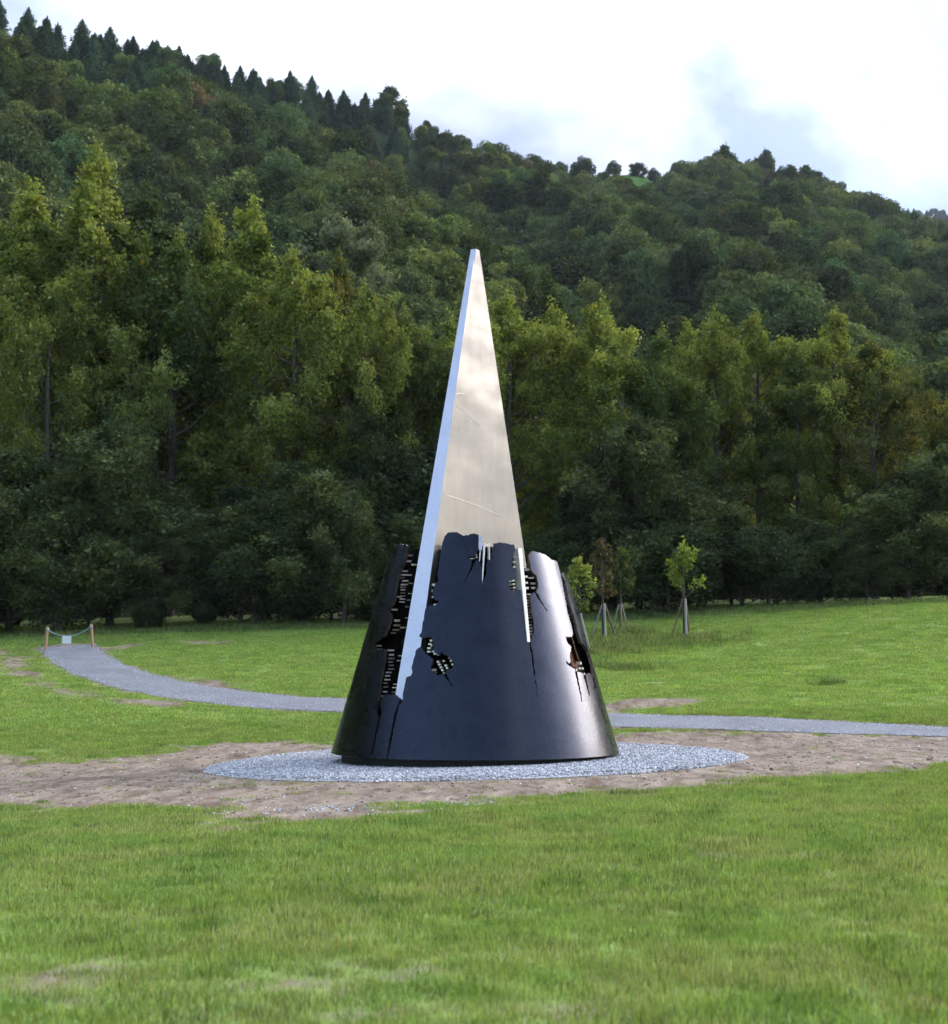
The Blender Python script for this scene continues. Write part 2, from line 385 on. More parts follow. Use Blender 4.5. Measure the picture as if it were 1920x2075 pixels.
M['path'] = gravel_mat('path_gravel', 34.0, (0.10, 0.098, 0.104), (0.175, 0.173, 0.183), (0.26, 0.257, 0.268), 0.015)
# bed disc
V, F = [], []
nr, na = 26, 144
for i in range(nr + 1):
    for j in range(na):
        a = 2 * math.pi * j / na
        r = BED_R * i / nr
        if i == nr: r += 0.10 * (vnoise(j / 2.0, 3.0, 9) - 0.5) + 0.06 * (vnoise(j * 1.3, 7.0, 9) - 0.5)
        V.append((SX + r * math.cos(a), SY + r * math.sin(a)))
V = np.array(V); edge = np.repeat(np.arange(nr + 1), na) / nr
Zb = ground_z(V[:, 0], V[:, 1]) + 0.035 * (1 - sstep(0.95, 1.0, edge)) + 0.008
F = np.array([[i * na + j, i * na + (j + 1) % na, (i + 1) * na + (j + 1) % na, (i + 1) * na + j] for i in range(nr) for j in range(na)])[:, ::-1]
link_bed = link('gravel_bed', mesh_np('gravel_bed', np.column_stack([V, Zb]), F, [M['gravel']], True))
tag(link_bed, 'round bed of pale grey gravel under the sculpture', kind='structure')
# path ribbon
P = np.array(PATH); seg = np.concatenate([[0], np.cumsum(np.linalg.norm(np.diff(P, axis=0), axis=1))])
ss = np.arange(0, seg[-1], 0.25); P = np.column_stack([np.interp(ss, seg, P[:, 0]), np.interp(ss, seg, P[:, 1])])
tg = np.gradient(P, axis=0); tg /= np.linalg.norm(tg, axis=1)[:, None]; nrm = np.column_stack([-tg[:, 1], tg[:, 0]])
ks = np.linspace(-1, 1, 15); rows = []
for k in ks:
    wob = 1 + (0.16 * (vnoise(ss / 0.8, np.full(len(ss), 5.0 + np.sign(k)), 12) - 0.5) if abs(k) > 0.99 else 0)
    q = P + nrm * (PATH_W * k * wob)[:, None] if not np.isscalar(wob) else P + nrm * PATH_W * k
    rows.append(np.column_stack([q, ground_z(q[:, 0], q[:, 1]) + 0.012 + 0.02 * (1 - abs(k) ** 4)]))
A = np.stack(rows, 1); n0, n1 = A.shape[:2]
ii, jj = np.meshgrid(np.arange(n0 - 1), np.arange(n1 - 1), indexing='ij')
F = np.stack([ii * n1 + jj, (ii + 1) * n1 + jj, (ii + 1) * n1 + jj + 1, ii * n1 + jj + 1], -1).reshape(-1, 4)[:, ::-1]
tag(link('path', mesh_np('path', A.reshape(-1, 3), F, [M['path']], True)), 'grey gravel path curving behind the sculpture to the woods', kind='structure')

# ------------------------------------------------------------------ scatter helper (for uncountable stuff only)
def source_collection(name, meshes):
    c = bpy.data.collections.new(name)
    for k, me in enumerate(meshes):
        o = bpy.data.objects.new('%s_%02d' % (name, k), me); c.objects.link(o)
    return c
def scatter(name, pts, rotz, scl, idx, coll, tiltxy=None):
    n = len(pts); me = bpy.data.meshes.new(name); me.vertices.add(n)
    me.vertices.foreach_set('co', np.asarray(pts, np.float32).ravel())
    rot = np.zeros((n, 3), np.float32); rot[:, 2] = rotz
    if tiltxy is not None: rot[:, :2] = tiltxy
    scl = np.asarray(scl, np.float32)
    if scl.ndim == 1: scl = np.repeat(scl[:, None], 3, 1)
    for nm, tp, arr in (('rot', 'FLOAT_VECTOR', rot), ('scl', 'FLOAT_VECTOR', scl)):
        a = me.attributes.new(nm, tp, 'POINT'); a.data.foreach_set('vector', np.ascontiguousarray(arr).ravel())
    a = me.attributes.new('idx', 'INT', 'POINT'); a.data.foreach_set('value', np.asarray(idx, np.int32))
    ng = bpy.data.node_groups.new(name, 'GeometryNodeTree')
    ng.interface.new_socket('Geometry', in_out='INPUT', socket_type='NodeSocketGeometry')
    ng.interface.new_socket('Geometry', in_out='OUTPUT', socket_type='NodeSocketGeometry')
    gi, go = N(ng, 'NodeGroupInput'), N(ng, 'NodeGroupOutput')
    ci = N(ng, 'GeometryNodeCollectionInfo'); ci.inputs['Collection'].default_value = coll
    ci.inputs['Separate Children'].default_value = True; ci.inputs['Reset Children'].default_value = True
    ip = N(ng, 'GeometryNodeInstanceOnPoints'); ip.inputs['Pick Instance'].default_value = True
    def na(nm, dt): x = N(ng, 'GeometryNodeInputNamedAttribute', data_type=dt); x.inputs['Name'].default_value = nm; return x
    r_, s_, i_ = na('rot', 'FLOAT_VECTOR'), na('scl', 'FLOAT_VECTOR'), na('idx', 'INT')
    e2r = N(ng, 'FunctionNodeEulerToRotation'); ng.links.new(r_.outputs['Attribute'], e2r.inputs[0]); ng.links.new(e2r.outputs[0], ip.inputs['Rotation'])
    ng.links.new(s_.outputs['Attribute'], ip.inputs['Scale']); ng.links.new(i_.outputs['Attribute'], ip.inputs['Instance Index'])
    L(ng, gi, 'Geometry', ip, 'Points'); L(ng, ci, 'Instances', ip, 'Instance'); L(ng, ip, 'Instances', go, 'Geometry')
    ob = link(name, me); md = ob.modifiers.new('scatter', 'NODES'); md.node_group = ng
    ob['kind'] = 'stuff'
    return ob

# ------------------------------------------------------------------ foliage builders
def leaves_mesh(name, C, size, col, mats, up=0.35, elong=1.5, r=None):
    """diamond leaf cards, each folded along its middle; C (n,3) centres"""
    r = r or rng; n = len(C)
    nrm = r.normal(size=(n, 3)); nrm[:, 2] += up * 2; nrm /= np.linalg.norm(nrm, axis=1)[:, None]
    a = r.normal(size=(n, 3)); a[:, 2] -= 0.25; a -= nrm * (a * nrm).sum(1)[:, None]; a /= np.linalg.norm(a, axis=1)[:, None]
    b = np.cross(nrm, a)
    s = np.asarray(size).reshape(-1, 1) * np.ones((n, 1)); fold = 0.18 * s
    V = np.empty((n, 4, 3))
    V[:, 0] = C - a * s * elong * 0.5; V[:, 2] = C + a * s * elong * 0.5
    V[:, 1] = C + b * s * 0.5 - nrm * fold; V[:, 3] = C - b * s * 0.5 - nrm * fold
    k = np.arange(n)[:, None] * 4
    F = np.vstack([k + np.array([0, 1, 2]), k + np.array([0, 2, 3])])
    return mesh_np(name, V.reshape(-1, 3), F, mats, False, np.repeat(col, 4, 0))

GREENS = {
    'poplar': ((0.066, 0.096, 0.022), (0.180, 0.222, 0.048), (0.290, 0.320, 0.078)),
    'dark': ((0.028, 0.045, 0.020), (0.056, 0.082, 0.034), (0.090, 0.118, 0.045)),
    'mid': ((0.050, 0.078, 0.022), (0.118, 0.156, 0.042), (0.195, 0.228, 0.062)),
    'grey': ((0.042, 0.062, 0.024), (0.088, 0.114, 0.044), (0.145, 0.172, 0.066)),
    'oak': ((0.030, 0.046, 0.020), (0.066, 0.084, 0.032), (0.110, 0.122, 0.044)),
    'olive': ((0.040, 0.060, 0.018), (0.080, 0.102, 0.030), (0.125, 0.138, 0.042)),
    'fir': ((0.014, 0.026, 0.016), (0.027, 0.046, 0.026), (0.044, 0.068, 0.036)),
    'rust': ((0.055, 0.046, 0.022), (0.095, 0.076, 0.036), (0.135, 0.105, 0.050)),
    'gold': ((0.090, 0.085, 0.016), (0.180, 0.150, 0.025), (0.260, 0.190, 0.030)),
    'fresh': ((0.070, 0.110, 0.014), (0.150, 0.210, 0.030), (0.210, 0.270, 0.045)),
    'pale': ((0.085, 0.105, 0.060), (0.150, 0.175, 0.105), (0.215, 0.235, 0.150)),
}
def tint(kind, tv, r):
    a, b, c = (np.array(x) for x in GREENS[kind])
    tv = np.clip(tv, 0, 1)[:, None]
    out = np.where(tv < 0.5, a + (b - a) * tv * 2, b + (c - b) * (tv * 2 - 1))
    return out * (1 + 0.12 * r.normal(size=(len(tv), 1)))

def grow(seed, H, prof, r0, kind, n_limb, limb_up=0.9, twig=7, per=46, leaf=0.19, sig=0.34, lo=0.18, lean=(0, 0), yellow=0.0,
         trunk_mat='bark', wob=0.03, second=0.55, droop=0.0, name='poplar', clump=1.0, inner=True):
    """prof(t) -> crown radius at relative height t. Returns trunk mesh, crown mesh"""
    r = np.random.default_rng(seed)
    tz = np.linspace(0, 1, 12)
    tx = np.cumsum(r.normal(size=12)) * wob * H * 0.12; ty = np.cumsum(r.normal(size=12)) * wob * H * 0.12
    tr = np.column_stack([(tx - tx[0]) + lean[0] * H * tz ** 1.3, (ty - ty[0]) + lean[1] * H * tz ** 1.3, H * tz * 0.97])
    rad = r0 * (1 - tz) ** 0.8 + 0.02
    mb = MB(); mb.tube(np.vstack([tr[:1] - [0, 0, 0.4], tr]), np.concatenate([[r0 * 1.35], rad]), 8)
    def at_t(t): return np.array([np.interp(t, tz, tr[:, k]) for k in range(3)])
    C, T, Yl = [], [], []
    def puff(p, n, s, tone, el=1.0, yl=0.0):
        q = r.normal(size=(n, 3)) * s; q[:, 2] *= el
        C.append(p + q); T.append(np.full(n, tone) + 0.16 * r.normal(size=n)); Yl.append(np.full(n, yl))
    for i in range(n_limb):
        t = lo + (0.97 - lo) * (i + r.uniform(0, 0.9)) / n_limb
        az = i * 2.399 + r.normal() * 0.5
        Lr = max(prof(min(t + 0.10, 1.0)), 0.25) * r.uniform(0.65, 1.18)
        up = limb_up * Lr * r.uniform(0.7, 1.25)
        base = at_t(t); e = np.array([math.cos(az), math.sin(az), 0])
        sgrid = np.linspace(0, 1, 6)
        bend = np.array([-e[1], e[0], 0]) * r.normal() * 0.22 * Lr
        pts = base + e * (Lr * sgrid ** 0.85)[:, None] + np.array([0, 0, 1.0]) * (up * sgrid ** 1.25 - droop * Lr * sgrid ** 2)[:, None] + bend * (sgrid ** 2)[:, None]
        br = max(0.03, 0.42 * float(np.interp(t, tz, rad)))
        mb.tube(pts, br * (1 - sgrid * 0.85), 5, False)
        tone_l = 0.5 + 0.25 * r.normal(); yl = yellow * (r.uniform() < 0.45)
        for j in range(twig):
            s = r.uniform(0.30, 1.0) ** 0.8; p = np.array([np.interp(s, sgrid, pts[:, k]) for k in range(3)])
            dv = r.normal(size=3); dv[2] = abs(dv[2]) * 0.9 + 0.15 - droop; dv += e * 0.6; dv /= np.linalg.norm(dv)
            tl = Lr * second * r.uniform(0.35, 0.9) * (1.1 - 0.5 * s)
            if j % 2 == 0: mb.tube([p, p + dv * tl * 0.6, p + dv * tl], [br * 0.28 + 0.006, br * 0.18 + 0.005, 0.006], 4, False)
            tone = tone_l + 0.16 * r.normal()
            for q in (0.3, 0.55, 0.8, 1.0):
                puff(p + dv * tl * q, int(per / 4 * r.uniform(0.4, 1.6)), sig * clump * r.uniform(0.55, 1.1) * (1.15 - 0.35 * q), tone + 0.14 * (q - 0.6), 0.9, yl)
    for k in range(10):                                                     # leader
        t = 0.86 + 0.14 * k / 9; puff(at_t(t) + [0, 0, 0.03 * H * k / 9], int(per * 0.55), sig * (1.1 - 0.06 * k), 0.62, 1.5, yellow * 0.6)
    C = np.vstack(C); T = np.concatenate(T); Yl = np.concatenate(Yl)
    keep = C[:, 2] > 0.12; C, T, Yl = C[keep], T[keep], Yl[keep]
    col = tint(kind, T, r)
    isy = r.uniform(size=len(C)) < Yl * 0.8 + 0.015 * (yellow > 0)
    col[isy] = tint('gold', 0.5 + 0.3 * r.normal(size=isy.sum()), r)
    sz = leaf * np.exp(0.28 * r.normal(size=len(C)))
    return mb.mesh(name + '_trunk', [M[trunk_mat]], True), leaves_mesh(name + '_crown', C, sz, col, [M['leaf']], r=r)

# ------------------------------------------------------------------ hillside
sky_tab = [(-1700, 60), (-1200, 20), (-700, -35), (-300, -25), (0, 10), (100, 38), (200, 62), (300, 82), (400, 108), (500, 138), (600, 152), (700, 182), (770, 192), (850, 232),
           (950, 264), (1050, 298), (1150, 312), (1200, 322), (1280, 320), (1330, 312), (1400, 300), (1490, 310), (1560, 335), (1620, 357), (1690, 390), (1760, 420), (1848, 452), (2100, 510), (2600, 610), (3400, 700)]
s_az, s_el = [], []
for u, v in sky_tab:
    d = ray(*D(u, v)); s_az.append(math.atan2(d[0], d[1])); s_el.append(d[2] / math.hypot(d[0], d[1]))
# beyond the frame on the left the wooded slope goes on round the valley side
s_az = [R(-115), R(-80), R(-55)] + s_az + [R(70), R(100)]; s_el = [0.30, 0.42, 0.46] + s_el + [0.19, 0.17]
o_ = np.argsort(s_az); s_az = np.array(s_az)[o_]; s_el = np.array(s_el)[o_]
D0 = 92.0
def crest_d(a): return np.interp(a, [R(-115), R(-40), R(-17), R(0), R(8), R(17), R(40), R(100)], [230, 240, 285, 345, 395, 450, 560, 620])
def hill_z(a, d):
    dc = crest_d(a); zc = np.interp(a, s_az, s_el) * dc + 1.6 - 8.5 + 3.0 * sstep(R(0), R(-5), a) + 6.0 * np.exp(-((a - R(6.05)) / R(1.2)) ** 4) - 3.5 * sstep(R(9), R(16), a)
    zc = np.maximum(zc, 2.0)
    t = (d - D0) / (dc - D0)
    x, y = d * np.sin(a), d * np.cos(a)
    tt = np.clip(t, -0.3, 1)
    prof = 0.10 * np.clip(tt, 0, 1) + 0.90 * np.clip(tt, 0, 1) ** 1.12 + 0.10 * np.minimum(tt, 0)
    z = 1.0 + (zc - 1.0) * prof
    env = sstep(0.0, 0.25, t) * sstep(1.02, 0.78, t)
    rel = (fbm(x / 62 + 0.35 * y / 62, y / 95, 41, 3) - 0.5) * 34 + (fbm(x / 22, y / 30, 51, 2) - 0.5) * 9
    # a gully that runs down to the right below the spur
    rel = rel - 9 * np.exp(-((a - (R(-6) + R(16) * (1 - tt))) / R(2.6)) ** 2)
    z = z + rel * env
    return np.where(t > 1, z - (t - 1) * dc * 0.35, z)
aa = np.concatenate([np.arange(R(-115), R(-24), R(1.2)), np.arange(R(-24), R(24), R(0.35)), np.arange(R(24), R(101), R(1.5))])
uu = np.linspace(-0.06, 1.25, 110)
Am, Um = np.meshgrid(aa, uu, indexing='xy'); Dm = D0 + Um * (crest_d(Am) - D0)
Zm = hill_z(Am, Dm); Zm[0] -= 6
V = np.stack([Dm * np.sin(Am), Dm * np.cos(Am), Zm], -1).reshape(-1, 3)
n1 = len(aa); ii, jj = np.meshgrid(np.arange(len(uu) - 1), np.arange(n1 - 1), indexing='ij')
F = np.stack([ii * n1 + jj, ii * n1 + jj + 1, (ii + 1) * n1 + jj + 1, (ii + 1) * n1 + jj], -1).reshape(-1, 4)
M['clearing'] = simple('clearing_grass', (0.075, 0.140, 0.040), 1.0, var=0.3, nscale=0.3)
M['hill'] = simple('hill_ground', (0.032, 0.048, 0.020), 1.0, var=0.3, nscale=0.05, coords='Object')
tag(link('hillside', mesh_np('hillside', V, F, [M['hill'], M['clearing']], True, mat_idx=((np.abs(Am - R(6.05)) < R(1.0)) & (Um > 0.84))[:-1, :-1].ravel().astype(int))), 'steep hillside under dense woodland', kind='structure')
# a farther ridge, seen only at the right edge
ax = np.linspace(R(8), R(34), 60); dd = np.linspace(900, 1500, 24)
Af, Df = np.meshgrid(ax, dd, indexing='xy')
ec = ray(*D(1790, 392)); ecr = ec[2] / math.hypot(ec[0], ec[1])
def far_z(a, d):
    zc = 1500 * 0 + 1300 * (ecr - 0.010 * ((a - R(16.3)) / R(3)) - 0.012 * np.maximum(0, (R(15.3) - a) / R(1.0)))
    return np.where(d < 1300, zc * (1 - 0.75 * ((1300 - d) / 400)) , zc - (d - 1300) * 0.4) - 9 + 10 * (fbm(a * 40, d / 80, 71, 3) - 0.5)
Zf = far_z(Af, Df)
V = np.stack([Df * np.sin(Af), Df * np.cos(Af), Zf], -1).reshape(-1, 3); n1 = len(ax)
ii, jj = np.meshgrid(np.arange(len(dd) - 1), np.arange(n1 - 1), indexing='ij')
F = np.stack([ii * n1 + jj, ii * n1 + jj + 1, (ii + 1) * n1 + jj + 1, (ii + 1) * n1 + jj], -1).reshape(-1, 4)
tag(link('distant_hill', mesh_np('distant_hill', V, F, [M['hill']], True)), 'distant blue wooded ridge at the right edge', kind='structure')

# woodland trees (source meshes)
def wood_tree(seed, kind, H, W, n, leaf, conif=False, yellow=0.0):
    r = np.random.default_rng(seed); C = []; T = []
    if conif:
        for k in range(26):
            t = 0.12 + 0.88 * k / 25; rr = W * 0.5 * (1 - t) ** 0.45 * r.uniform(0.45, 1.15) + 0.12; ox, oy = r.normal(size=2) * 0.35 * (1 - t) + np.array([0.06, -0.04]) * H * t * r.uniform(0.4, 1)
            m_ = int(n / 26 * (0.35 + 1.3 * (1 - t)))
            th = r.uniform(0, 2 * np.pi, m_); q = rr * np.sqrt(r.uniform(0.08, 1, m_)) * (1 + 0.25 * np.sin(5 * th + k))
            C.append(np.column_stack([ox + q * np.cos(th), oy + q * np.sin(th), H * t - 0.28 * q + 0.3 * r.normal(size=m_)])); T.append(0.5 + 0.2 * r.normal(size=m_) + 0.25 * (q / (rr + 0.01) - 0.6))
    else:
        nb = 34
        for k in range(nb):
            th, ph = r.uniform(0, 2 * np.pi), math.acos(r.uniform(-0.75, 1))
            rho = 0.86 * r.uniform(0.45, 1) ** 0.6
            c = np.array([W * 0.5 * rho * math.sin(ph) * math.cos(th), W * 0.5 * rho * math.sin(ph) * math.sin(th), H * 0.58 + H * 0.40 * rho * math.cos(ph)])
            m_ = int(n / nb); s = W * r.uniform(0.085, 0.15); tone = 0.45 + 0.18 * r.normal()
            q = r.normal(size=(m_, 3)); q /= np.linalg.norm(q, axis=1)[:, None]; q *= (r.uniform(0.2, 1, m_) ** 0.4)[:, None]
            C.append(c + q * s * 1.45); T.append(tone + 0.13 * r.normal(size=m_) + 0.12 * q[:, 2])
    C = np.vstack(C); T = np.concatenate(T); col = tint(kind, T, r)
    if yellow:
        k = r.uniform(size=len(C)) < yellow; col[k] = tint('gold', 0.4 + 0.2 * r.normal(size=k.sum()), r)
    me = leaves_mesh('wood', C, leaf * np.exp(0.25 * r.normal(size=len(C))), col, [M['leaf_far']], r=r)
    return me
wood = [wood_tree(1, 'oak', 11, 8.5, 7560, 0.27), wood_tree(2, 'oak', 12, 7.5, 7560, 0.27), wood_tree(3, 'dark', 11, 8, 7140, 0.27),
        wood_tree(4, 'olive', 11, 7.5, 7140, 0.27), wood_tree(5, 'grey', 10, 7.5, 7140, 0.27), wood_tree(6, 'rust', 10, 6.5, 6300, 0.27),
        wood_tree(7, 'fir', 9.0, 6.6, 7560, 0.27, True), wood_tree(8, 'fir', 10.2, 5.8, 7560, 0.27, True), wood_tree(9, 'fresh', 9, 6.0, 5460, 0.27),
        wood_tree(10, 'dark', 12, 7, 7140, 0.27), wood_tree(11, 'gold', 9, 5.5, 5460, 0.27)]
wcol = source_collection('woodland_tree', wood)
pts, idx, scl = [], [], []
r = np.random.default_rng(99)
d = D0 + 2
while d < 620:
    step = 4.9 if d < 200 else 5.4
    a0, a1 = R(-112), R(98)
    na_ = int((a1 - a0) * d / step)
    a = a0 + (np.arange(na_) + r.uniform(0, 1, na_)) * (a1 - a0) / na_
    dj = d + r.uniform(-0.5, 0.5, na_) * step
    infr = np.abs(a) < R(21)
    ok = (dj < crest_d(a) + 8) & (infr | (r.uniform(size=na_) < 0.10))
    t = (dj - D0) / (crest_d(a) - D0)
    gap0 = math.atan2(*(ray(*D(1203, 320))[[0, 1]])); gap1 = math.atan2(*(ray(*D(1268, 320))[[0, 1]]))
    ok &= ~((a > gap0) & (a < gap1) & (t > 0.84))                              # the small clearing on the crest
    x, y = dj * np.sin(a), dj * np.cos(a)
    nv = fbm(x / 30, y / 42, 61, 3); nv2 = r.uniform(size=na_)
    con = sstep(0.66, 0.86, t + 0.25 * (nv - 0.5)) * sstep(R(1.5), R(-5), a)      # conifers along the upper left crest
    k = np.where(nv2 < 0.30, 0, np.where(nv2 < 0.55, 1, np.where(nv2 < 0.68, 2, np.where(nv2 < 0.82, 3, np.where(nv2 < 0.90, 4, np.where(nv2 < 0.935, 5, np.where(nv2 < 0.955, 8, 9)))))))
    k = np.where((nv > 0.60) & (r.uniform(size=na_) < 0.55), 3, k); k = np.where((nv < 0.40) & (r.uniform(size=na_) < 0.55), 9, k)
    k = np.where((r.uniform(size=na_) < 0.012), 10, k)
    k = np.where(r.uniform(size=na_) < con * 0.92, 6 + (r.uniform(size=na_) < 0.5), k)
    s = r.uniform(0.62, 0.92, na_) * r.uniform(0.9, 1.4, na_) * np.where(infr, 1.0, 1.9)
    s = np.where((t > 0.93), np.minimum(s, 0.85), s); s = np.where((k == 6) | (k == 7), 0.38 + 0.45 * s, s)
    s = np.where((t > 0.80) & (a < R(0)) & (k != 6) & (k != 7), np.minimum(s, 0.66), s)
    s = np.where((t > 0.86) & (np.abs(a - R(6.05)) < R(1.6)), np.minimum(s, 0.5), s)
    z = hill_z(a, dj) - 0.8 - 1.0 * ((t > 0.86) & (np.abs(a - R(6.05)) < R(1.6)))
    if d > 150:                                               # the crest carries a second, tighter rank of small trees
        ne = na_ // 2; pick = r.integers(0, na_, ne); ae = a[pick] + r.normal(size=ne) * 0.004; de = crest_d(ae) - r.uniform(-4, 26, ne)
        near = (np.abs(ae - R(6.05)) > R(1.7)) & (np.abs(de - d) < step) & (np.abs(ae) < R(21)) & ~((ae > gap0) & (ae < gap1))
        ke = np.where(ae < R(-1), np.where(r.uniform(size=ne) < 0.75, 6 + (r.uniform(size=ne) < 0.5), 2), r.integers(0, 5, ne))
        pts.append(np.column_stack([de * np.sin(ae), de * np.cos(ae), hill_z(ae, de) - 0.8])[near]); idx.append(ke[near]); scl.append(r.uniform(0.45, 0.85, ne)[near])
    pts.append(np.column_stack([x, y, z])[ok]); idx.append(k[ok]); scl.append(s[ok]); d += step * 0.88
pts = np.vstack(pts); idx = np.concatenate(idx); scl = np.concatenate(scl)
sc3 = np.column_stack([scl * r.uniform(0.85, 1.2, len(scl)), scl * r.uniform(0.85, 1.2, len(scl)), scl])
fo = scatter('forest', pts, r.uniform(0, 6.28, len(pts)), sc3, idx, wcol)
tag(fo, 'dense mixed woodland covering the whole hillside', 'woodland')
print('forest trees', len(pts))
# far ridge conifers
n = 1500; a = r.uniform(R(10), R(30), n); dj = r.uniform(1180, 1320, n)
fr2 = scatter('ridge_forest', np.column_stack([dj * np.sin(a), dj * np.cos(a), far_z(a, dj) - 1]), r.uniform(0, 6.28, n), r.uniform(0.7, 1.25, n), np.where(r.uniform(size=n) < 0.75, 6 + (r.uniform(size=n) < 0.5), 2), wcol)
tag(fr2, 'far conifer wood along the distant ridge', 'woodland')

# ------------------------------------------------------------------ thin haze over the valley
hx0, hx1, hy0, hy1 = gx[0] - 20, gx[-1] + 20, gy[0] - 20, gy[-1] + 20
zlo = float(Z.min()) - 60.0; zhi = 470.0
V = [(x_, y_, z_) for z_ in (zlo, zhi) for y_ in (hy0, hy1) for x_ in (hx0, hx1)]
m, t, o = mat('haze'); pv = N(t, 'ShaderNodeVolumePrincipled', i_Density=0.00009, i_Anisotropy=0.1)
pv.inputs['Color'].default_value = (0.80, 0.88, 1.0, 1); L(t, pv, 'Volume', o, 'Volume'); M['haze'] = m
hz = link('haze', mesh_np('haze', V, np.array([[0, 2, 3, 1], [4, 5, 7, 6], [0, 1, 5, 4], [2, 6, 7, 3], [0, 4, 6, 2], [1, 3, 7, 5]]), [m]))
tag(hz, 'thin bluish haze filling the valley', kind='stuff')

# ------------------------------------------------------------------ the sculpture
BZ = float(ground_z(SX, SY)) + 0.04                        # top of the gravel at the axis
Z0, R0, K = BZ + 0.125, 2.57, 0.2885                        # lower rim height and radius, and taper of the shell
def zr(z): return R0 - K * (z - Z0)
def cone_hit(u, v, inset=0.0):
    d = ray(u, v); d = d / np.linalg.norm(d)
    px, py = EYE[0] - SX, EYE[1] - SY
    A0, B0 = R0 - inset + K * Z0 - K * EYE[2], -K * d[2]   # radius along the ray: A0 + B0 t
    a = d[0] ** 2 + d[1] ** 2 - B0 * B0; b = 2 * (px * d[0] + py * d[1] - A0 * B0); c = px * px + py * py - A0 * A0
    disc = max(b * b - 4 * a * c, 0.0)
    t = (-b - math.sqrt(disc)) / (2 * a)
    p = EYE + d * t
    return math.atan2(p[0] - SX, -(p[1] - SY)), p[2]       # azimuth: 0 towards the camera, + to the right
def cone_pt(az, z, off=0.0):
    nr_, nz_ = 1 / math.hypot(1, K), K / math.hypot(1, K)
    r_ = zr(z) + off * nr_
    return np.array([SX + r_ * math.sin(az), SY - r_ * math.cos(az), z + off * nz_])
def zA(l): return [(740 + x / 7.68, 1040 + y / 7.68) for x, y in l]
def zB(l): return [(720 + x / 7.133, 1280 + y / 7.133) for x, y in l]
def zC(l): return [(920 + x / 5.255, 1060 + y / 5.255) for x, y in l]
def zD(l): return [(1080 + x / 4.341, 1100 + y / 4.341) for x, y in l]
rim = zA([(482, 522), (500, 490), (540, 478), (580, 492), (625, 480), (645, 505), (630, 610), (622, 720), (590, 800), (560, 850), (530, 900), (510, 960), (512, 1010), (495, 1060), (470, 1200),
          (462, 1300), (430, 1420), (380, 1460), (352, 1500), (372, 1545), (402, 1600), (380, 1700), (350, 1800), (300, 1900), (230, 1950), (180, 1990)])
rim += zB([(268, 150), (266, 200), (300, 245), (340, 272), (372, 248), (422, 252), (427, 340), (402, 500), (376, 650), (350, 850), (335, 950), (325, 1050), (303, 1180), (338, 1225), (228, 1790), (246, 1795),
           (378, 1190), (366, 1080), (390, 960), (440, 912), (500, 918), (580, 908), (640, 960), (628, 1040), (604, 1085), (558, 1250), (455, 1840), (468, 1845), (612, 1170), (632, 1060), (670, 1035), (688, 970),
           (690, 950), (715, 770), (740, 660), (800, 642), (828, 580), (818, 500), (846, 400), (870, 330), (885, 260), (940, 222), (970, 245), (1000, 302), (1035, 330), (1060, 342), (1122, 390), (1118, 450), (1088, 520),
           (1110, 575), (1155, 600), (1200, 635), (1272, 610), (1405, 792), (1415, 788), (1300, 600), (1340, 550), (1400, 535), (1424, 470), (1395, 390), (1300, 330), (1270, 325), (1250, 280), (1232, 335), (1200, 335),
           (1145, 288), (1132, 230), (1122, 130), (1098, 78), (1060, 72), (1000, 92), (930, 76), (930, 48), (958, 10)])
rim += zA([(880, 1845), (892, 1760), (902, 1690), (925, 1570), (942, 1482), (1000, 1440), (1045, 1432), (1085, 1440), (1150, 1382), (1140, 1350), (1085, 1345), (1062, 1310), (1050, 1240), (1078, 1150), (1095, 1090), (1142, 1058),
           (1122, 960), (1145, 850), (1162, 740), (1180, 600), (1205, 450), (1238, 362), (1290, 302), (1410, 290)])
rim += zC([(22, 94), (60, 112), (110, 136), (165, 124), (215, 109), (246, 120), (259, 160), (252, 230), (241, 300), (228, 322), (215, 345), (158, 362), (163, 384), (195, 396), (180, 470), (108, 635), (113, 637), (205, 460), (220, 400), (244, 384),
           (256, 412), (276, 420), (284, 520), (297, 692), (318, 580), (342, 522), (340, 430), (352, 395), (402, 375), (396, 330), (408, 290), (411, 215), (480, 205), (560, 216), (600, 230), (636, 234), (642, 290), (622, 350), (612, 420), (616, 482),
           (642, 502), (642, 588), (600, 588), (578, 618), (578, 684), (600, 712), (622, 735), (645, 708), (702, 712), (712, 800), (724, 850), (746, 932), (760, 1050), (738, 1075), (746, 1125), (765, 1200), (775, 1250), (792, 1270), (820, 1440), (884, 1862), (889, 1862),
           (838, 1440), (812, 1270), (826, 1230), (824, 1190), (842, 1180), (846, 1110), (840, 1060), (822, 960), (808, 840), (806, 760), (850, 742), (880, 800), (982, 938), (990, 934), (930, 840), (868, 725), (886, 700), (890, 650), (872, 560), (812, 500), (806, 440), (798, 400), (792, 340),
           (816, 294), (860, 310), (900, 316), (940, 326), (980, 347), (1010, 372)])
rim += zD([(165, 150), (190, 158), (207, 168), (217, 200), (232, 250), (246, 320), (260, 400), (264, 440), (276, 480), (290, 560), (300, 620), (322, 690), (334, 730), (346, 800), (335, 828), (280, 824), (288, 860), (302, 890), (332, 920), (315, 1000), (325, 1050), (312, 1062), (286, 1036), (288, 1062), (330, 1092),
           (360, 1110), (382, 1220), (422, 1402), (430, 1400), (402, 1240), (384, 1135), (432, 1150), (462, 1250), (488, 1345), (496, 1343), (474, 1240), (458, 1155), (502, 1146), (530, 1240), (528, 1290), (556, 1275), (532, 1180), (520, 1080), (500, 1010), (482, 950), (420, 872), (386, 770), (380, 720), (345, 620), (312, 500), (282, 350), (244, 272)])
front = [cone_hit(u, v) for u, v in rim]
